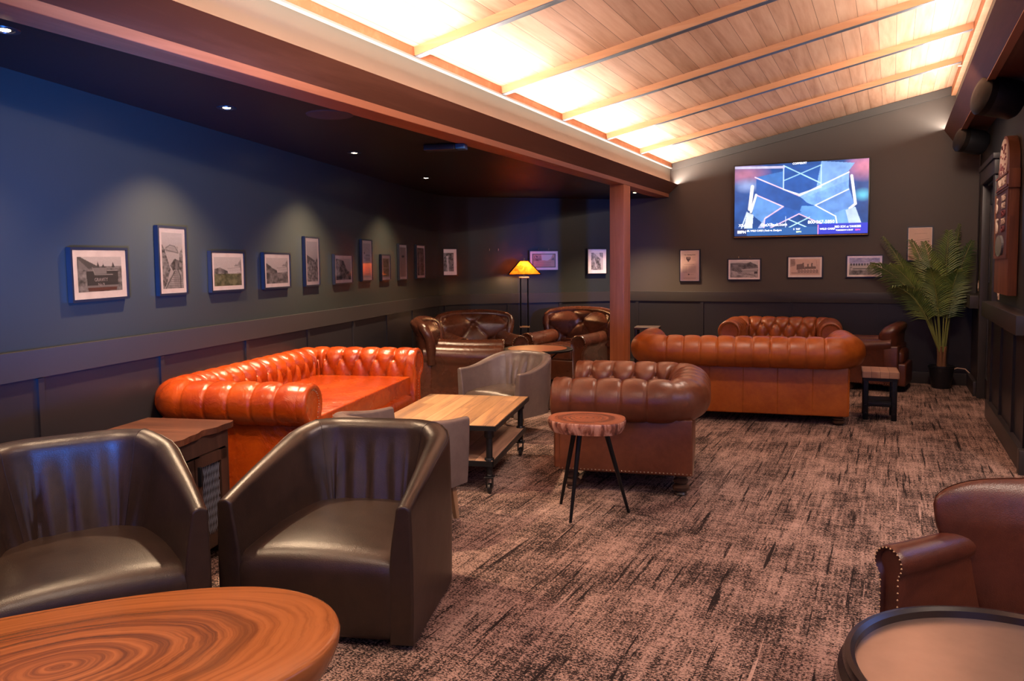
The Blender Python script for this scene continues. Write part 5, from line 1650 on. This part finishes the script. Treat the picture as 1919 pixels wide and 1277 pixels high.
T = thing('television', 'large wall-mounted television showing a blue crossed-strap advertisement', 'television', (-0.998, YB - 0.045, 2.141))
g = G(); g.bbox(-tw_ / 2, tw_ / 2, -0.03, 0.02, -th_ / 2, th_ / 2, 0.004); g.make('housing', M['black_plastic'], T)
g = G(); g.box(-tw_ / 2 + .01, tw_ / 2 - .01, -0.0325, -0.03, -th_ / 2 + .003, -th_ / 2 + .010); g.make('bezel_strip', M['brass'], T, smooth=False)
g = G(); g.box(-0.3, 0.3, 0.018, 0.044, -0.2, 0.2); g.make('wall_bracket', M['black'], T, smooth=False)
scr = tv_art().mesh('screen', M['screen'], T, tw_ - 0.03, th_ - 0.034); scr.location = (0, -0.0325, 0.002)
SW, SH = tw_ - 0.03, th_ - 0.034
def cap(body, x, y, size, mat='caption', al='CENTER', sx=1.0, bold=0.0008):
    text(body, size, M[mat], scr, ((x - .5) * SW, -0.003, (.5 - y) * SH), (PI / 2, 0, 0), align=al, sx=sx, bold=bold)
cap('XBACK', .085, .850, .046); cap('GetXBack.com', .31, .852, .050, bold=.001); cap('800-267-5850', .665, .832, .052, bold=.001)
cap('COPPERFIT', .50, .012, .032)
cap('ESPN', .058, .945, .045, bold=.002); cap('ML WILD CARD | Reds vs. Dodgers', .235, .930, .030, sx=.9); cap('3  9:07', .485, .922, .028); cap('ESPN', .500, .960, .026, 'caption_lime')
cap('WILD CARD', .712, .930, .030, bold=.001); cap('RED SOX at YANKEES', .858, .905, .034, sx=.86, bold=.001); cap('TOMORROW 6 PM ET', .835, .952, .021, sx=.9); cap('ESPN', .930, .952, .024, 'caption_pink')

# ================================================================== CARVED SIGN
T = thing('carved_wooden_sign', 'tall carved wooden board with arched top and white numerals on the side wall', 'sign', (0.84, 7.21, 0), -PI / 2)
# local: x runs towards the camera, -y into the room
def sx_(y): return -(y - 7.21)
g = G()
g.bbox(-0.42, 0.42, -0.062, 0, 1.12, 1.92, 0.004)
g.bbox(-0.30, 0.44, -0.075, 0, 1.92, 2.06, 0.004)
g.make('board', M['sign_wood'], T)
g = G()
arch = [(-0.25, 2.06)] + [(-0.25 + 0.0, 2.10)] + [(0.09 - 0.30 * math.cos(t) if True else 0, 2.12 + 0.22 * math.sin(t)) for t in [PI * k / 16 for k in range(17)]] + [(0.39, 2.06)]
k0 = len(g.v)
g.prism(arch, 0.0, 0.070)
g.xform(Matrix(((1, 0, 0, 0), (0, 0, -1, 0), (0, 1, 0, 0), (0, 0, 0, 1))))
g.make('arched_top', M['sign_wood'], T, angle=30)
g = G()
for x0, x1, z0, z1 in ((-0.40, -0.37, 1.42, 1.92), (0.37, 0.40, 1.42, 1.92), (-0.40, 0.40, 1.40, 1.425)): g.box(x0, x1, -0.074, -0.06, z0, z1)
g.box(-0.27, 0.41, -0.085, -0.07, 2.03, 2.045); g.box(-0.27, 0.41, -0.085, -0.07, 1.935, 1.95)
g.make('raised_border', M['sign_wood'], T, smooth=False)
g = G(); g.box(-0.37, 0.37, -0.066, -0.06, 1.425, 1.92); g.make('recessed_panel', M['sign_dark'], T, smooth=False)
g = G(); pts = [(0.09 + 0.22 * math.cos(t), 2.16 + 0.16 * math.sin(t)) for t in [2 * PI * k / 28 for k in range(28)]]
g.prism(pts, 0.07, 0.076); g.xform(Matrix(((1, 0, 0, 0), (0, 0, -1, 0), (0, 1, 0, 0), (0, 0, 0, 1))))
md = g.make('medallion', M['cream'], T, smooth=False)
g = G(); rr = random.Random(5)
for k in range(26):
    x, z = 0.09 + rr.uniform(-.15, .15), 2.16 + rr.uniform(-.11, .11)
    g.box(x - rr.uniform(.008, .022), x + .02, -0.080, -0.075, z - .008, z + rr.uniform(.004, .02))
g.make('carved_relief', M['maroon'], md, smooth=False)
g = G(); pts = [(-0.02 + 0.20 * math.cos(t), 1.50 + 0.085 * math.sin(t)) for t in [2 * PI * k / 28 for k in range(28)]]
g.prism(pts, 0.06, 0.082); g.xform(Matrix(((1, 0, 0, 0), (0, 0, -1, 0), (0, 1, 0, 0), (0, 0, 0, 1))))
g.make('oval_plaque', M['oval'], T, smooth=False)
text('6', 0.17, M['cream'], T, (-0.27, -0.072, 1.82), (PI / 2, 0, 0), extrude=.004, bold=.002)
text('15', 0.17, M['cream'], T, (-0.25, -0.072, 1.655), (PI / 2, 0, 0), extrude=.004, bold=.002, sx=.8)
text('MILL VALLEY', 0.09, M['cream'], T, (0.07, -0.077, 1.99), (PI / 2, 0, 0), extrude=.004, bold=.001)
for rr_, (z, s_, mt) in enumerate(((1.865, 'MILES', 'cream'), (1.805, '4 8 12', 'cream'), (1.745, '2 5 10', 'maroon'), (1.685, '3 8 15', 'cream'), (1.625, '6 7 9', 'maroon'))):
    text(s_, 0.065, M[mt], T, (0.13, -0.072, z), (PI / 2, 0, 0), extrude=.003, bold=.001, sx=1.3)

# ================================================================== PALM
T = thing('potted_palm', 'tall palm with arching green fronds in a black pot in the corner', 'plant', (0.515, 9.60, 0))
g = G(); g.lathe([(0.0, 0.0), (0.085, 0.0), (0.092, 0.01), (0.125, 0.225), (0.132, 0.23), (0.132, 0.25), (0.118, 0.25), (0.112, 0.225), (0.0, 0.222)], n=32); g.make('pot', M['black_plastic'], T)
g = G(); g.lathe([(0.0, 0.21), (0.112, 0.21), (0.112, 0.226), (0.0, 0.232)], n=24); g.make('soil', M['soil'], T)
rp = random.Random(21)
for k in range(6):
    a = 2 * PI * k / 6 + 0.3
    x, y = 0.028 * math.cos(a), 0.028 * math.sin(a)
    g = G(); g.tube([(x, y, 0.22), (x * 1.1, y * 1.1, 0.36), (x * 1.5, y * 1.5, 0.46)], [0.020, 0.016, 0.011], 8); g.make('cane', M['cane'], T)
def frond(az, lean0, length, droop, leaf_len=0.26, tw=0.0, start=0.38, nleaf=32):
    """az heading, lean0 initial tilt from vertical (rad), droop total extra tilt"""
    pts = []; p = Vector((0.03 * math.cos(az), 0.03 * math.sin(az), 0.40)); n = 30
    tang = []
    for i in range(n + 1):
        u = i / n
        th = lean0 + droop * max(0, u) ** 2.2
        d = Vector((math.sin(th) * math.cos(az), math.sin(th) * math.sin(az), math.cos(th)))
        pts.append(p.copy()); tang.append(d)
        p = p + d * (length / n)
    g = G(); g.tube(pts, [0.008 * (1 - 0.85 * i / n) + 0.001 for i in range(n + 1)], 6)
    f = g.make('frond', M['stem'], T)
    g = G()
    side0 = Vector((-math.sin(az), math.cos(az), 0))
    for j in range(nleaf):
        u = start + (1 - start) * (j + 0.5) / nleaf
        i = min(n - 1, int(u * n)); fr = u * n - i
        P = pts[i].lerp(pts[i + 1], fr); d = tang[i]
        up = side0.cross(d).normalized()
        if up.z < 0: up = -up
        sd = side0 * math.cos(tw) + up * math.sin(tw); up = up * math.cos(tw) - side0 * math.sin(tw)
        v = (u - start) / (1 - start)
        ll = leaf_len * (0.45 + 0.55 * math.sin(PI * min(1, 0.18 + v * 0.75))) * (1 - 0.45 * v ** 3)
        for sg in (-1, 1):
            fwd = 0.55 + 0.9 * v + rp.uniform(-.08, .08)
            dr = (sd * sg + d * fwd + up * 0.20).normalized()
            w = 0.0080
            mid = P + dr * ll * 0.5 + Vector((0, 0, -0.012))
            tip = P + dr * ll + Vector((0, 0, -0.05 - rp.uniform(0, .03)))
            wv = dr.cross(up).normalized() * w
            fold = up * 0.004
            vs = [P, P + dr * ll * .18 + wv + fold, P + dr * ll * .18, P + dr * ll * .18 - wv + fold, mid + wv * .9 + fold, mid, mid - wv * .9 + fold, tip]
            g.add(vs, [(0, 1, 2), (0, 2, 3), (1, 4, 5, 2), (2, 5, 6, 3), (4, 7, 5), (5, 7, 6)])
    g.make('leaflets', M['leaf'], f, smooth=False)
D2 = math.radians
for az, l0, ln_, dr, ll, tw in ((180, .34, 1.22, .95, .27, 1.0), (174, .34, 1.40, .30, .17, .9), (200, .14, 1.26, .40, .27, .5), (15, .05, 1.38, .12, .26, -.8), (345, .09, 1.22, .34, .26, -.9),
                            (250, .22, 1.02, .70, .27, .1), (292, .14, .95, .60, .26, -.3), (168, .22, 1.08, .50, .26, .9), (222, .42, 1.0, 1.0, .26, .5), (275, .08, 1.32, .30, .29, -.1), (235, .14, 1.24, .45, .28, .3), (190, .26, 1.10, .75, .25, .9)):
    frond(D2(az), l0, ln_, dr, ll, tw)
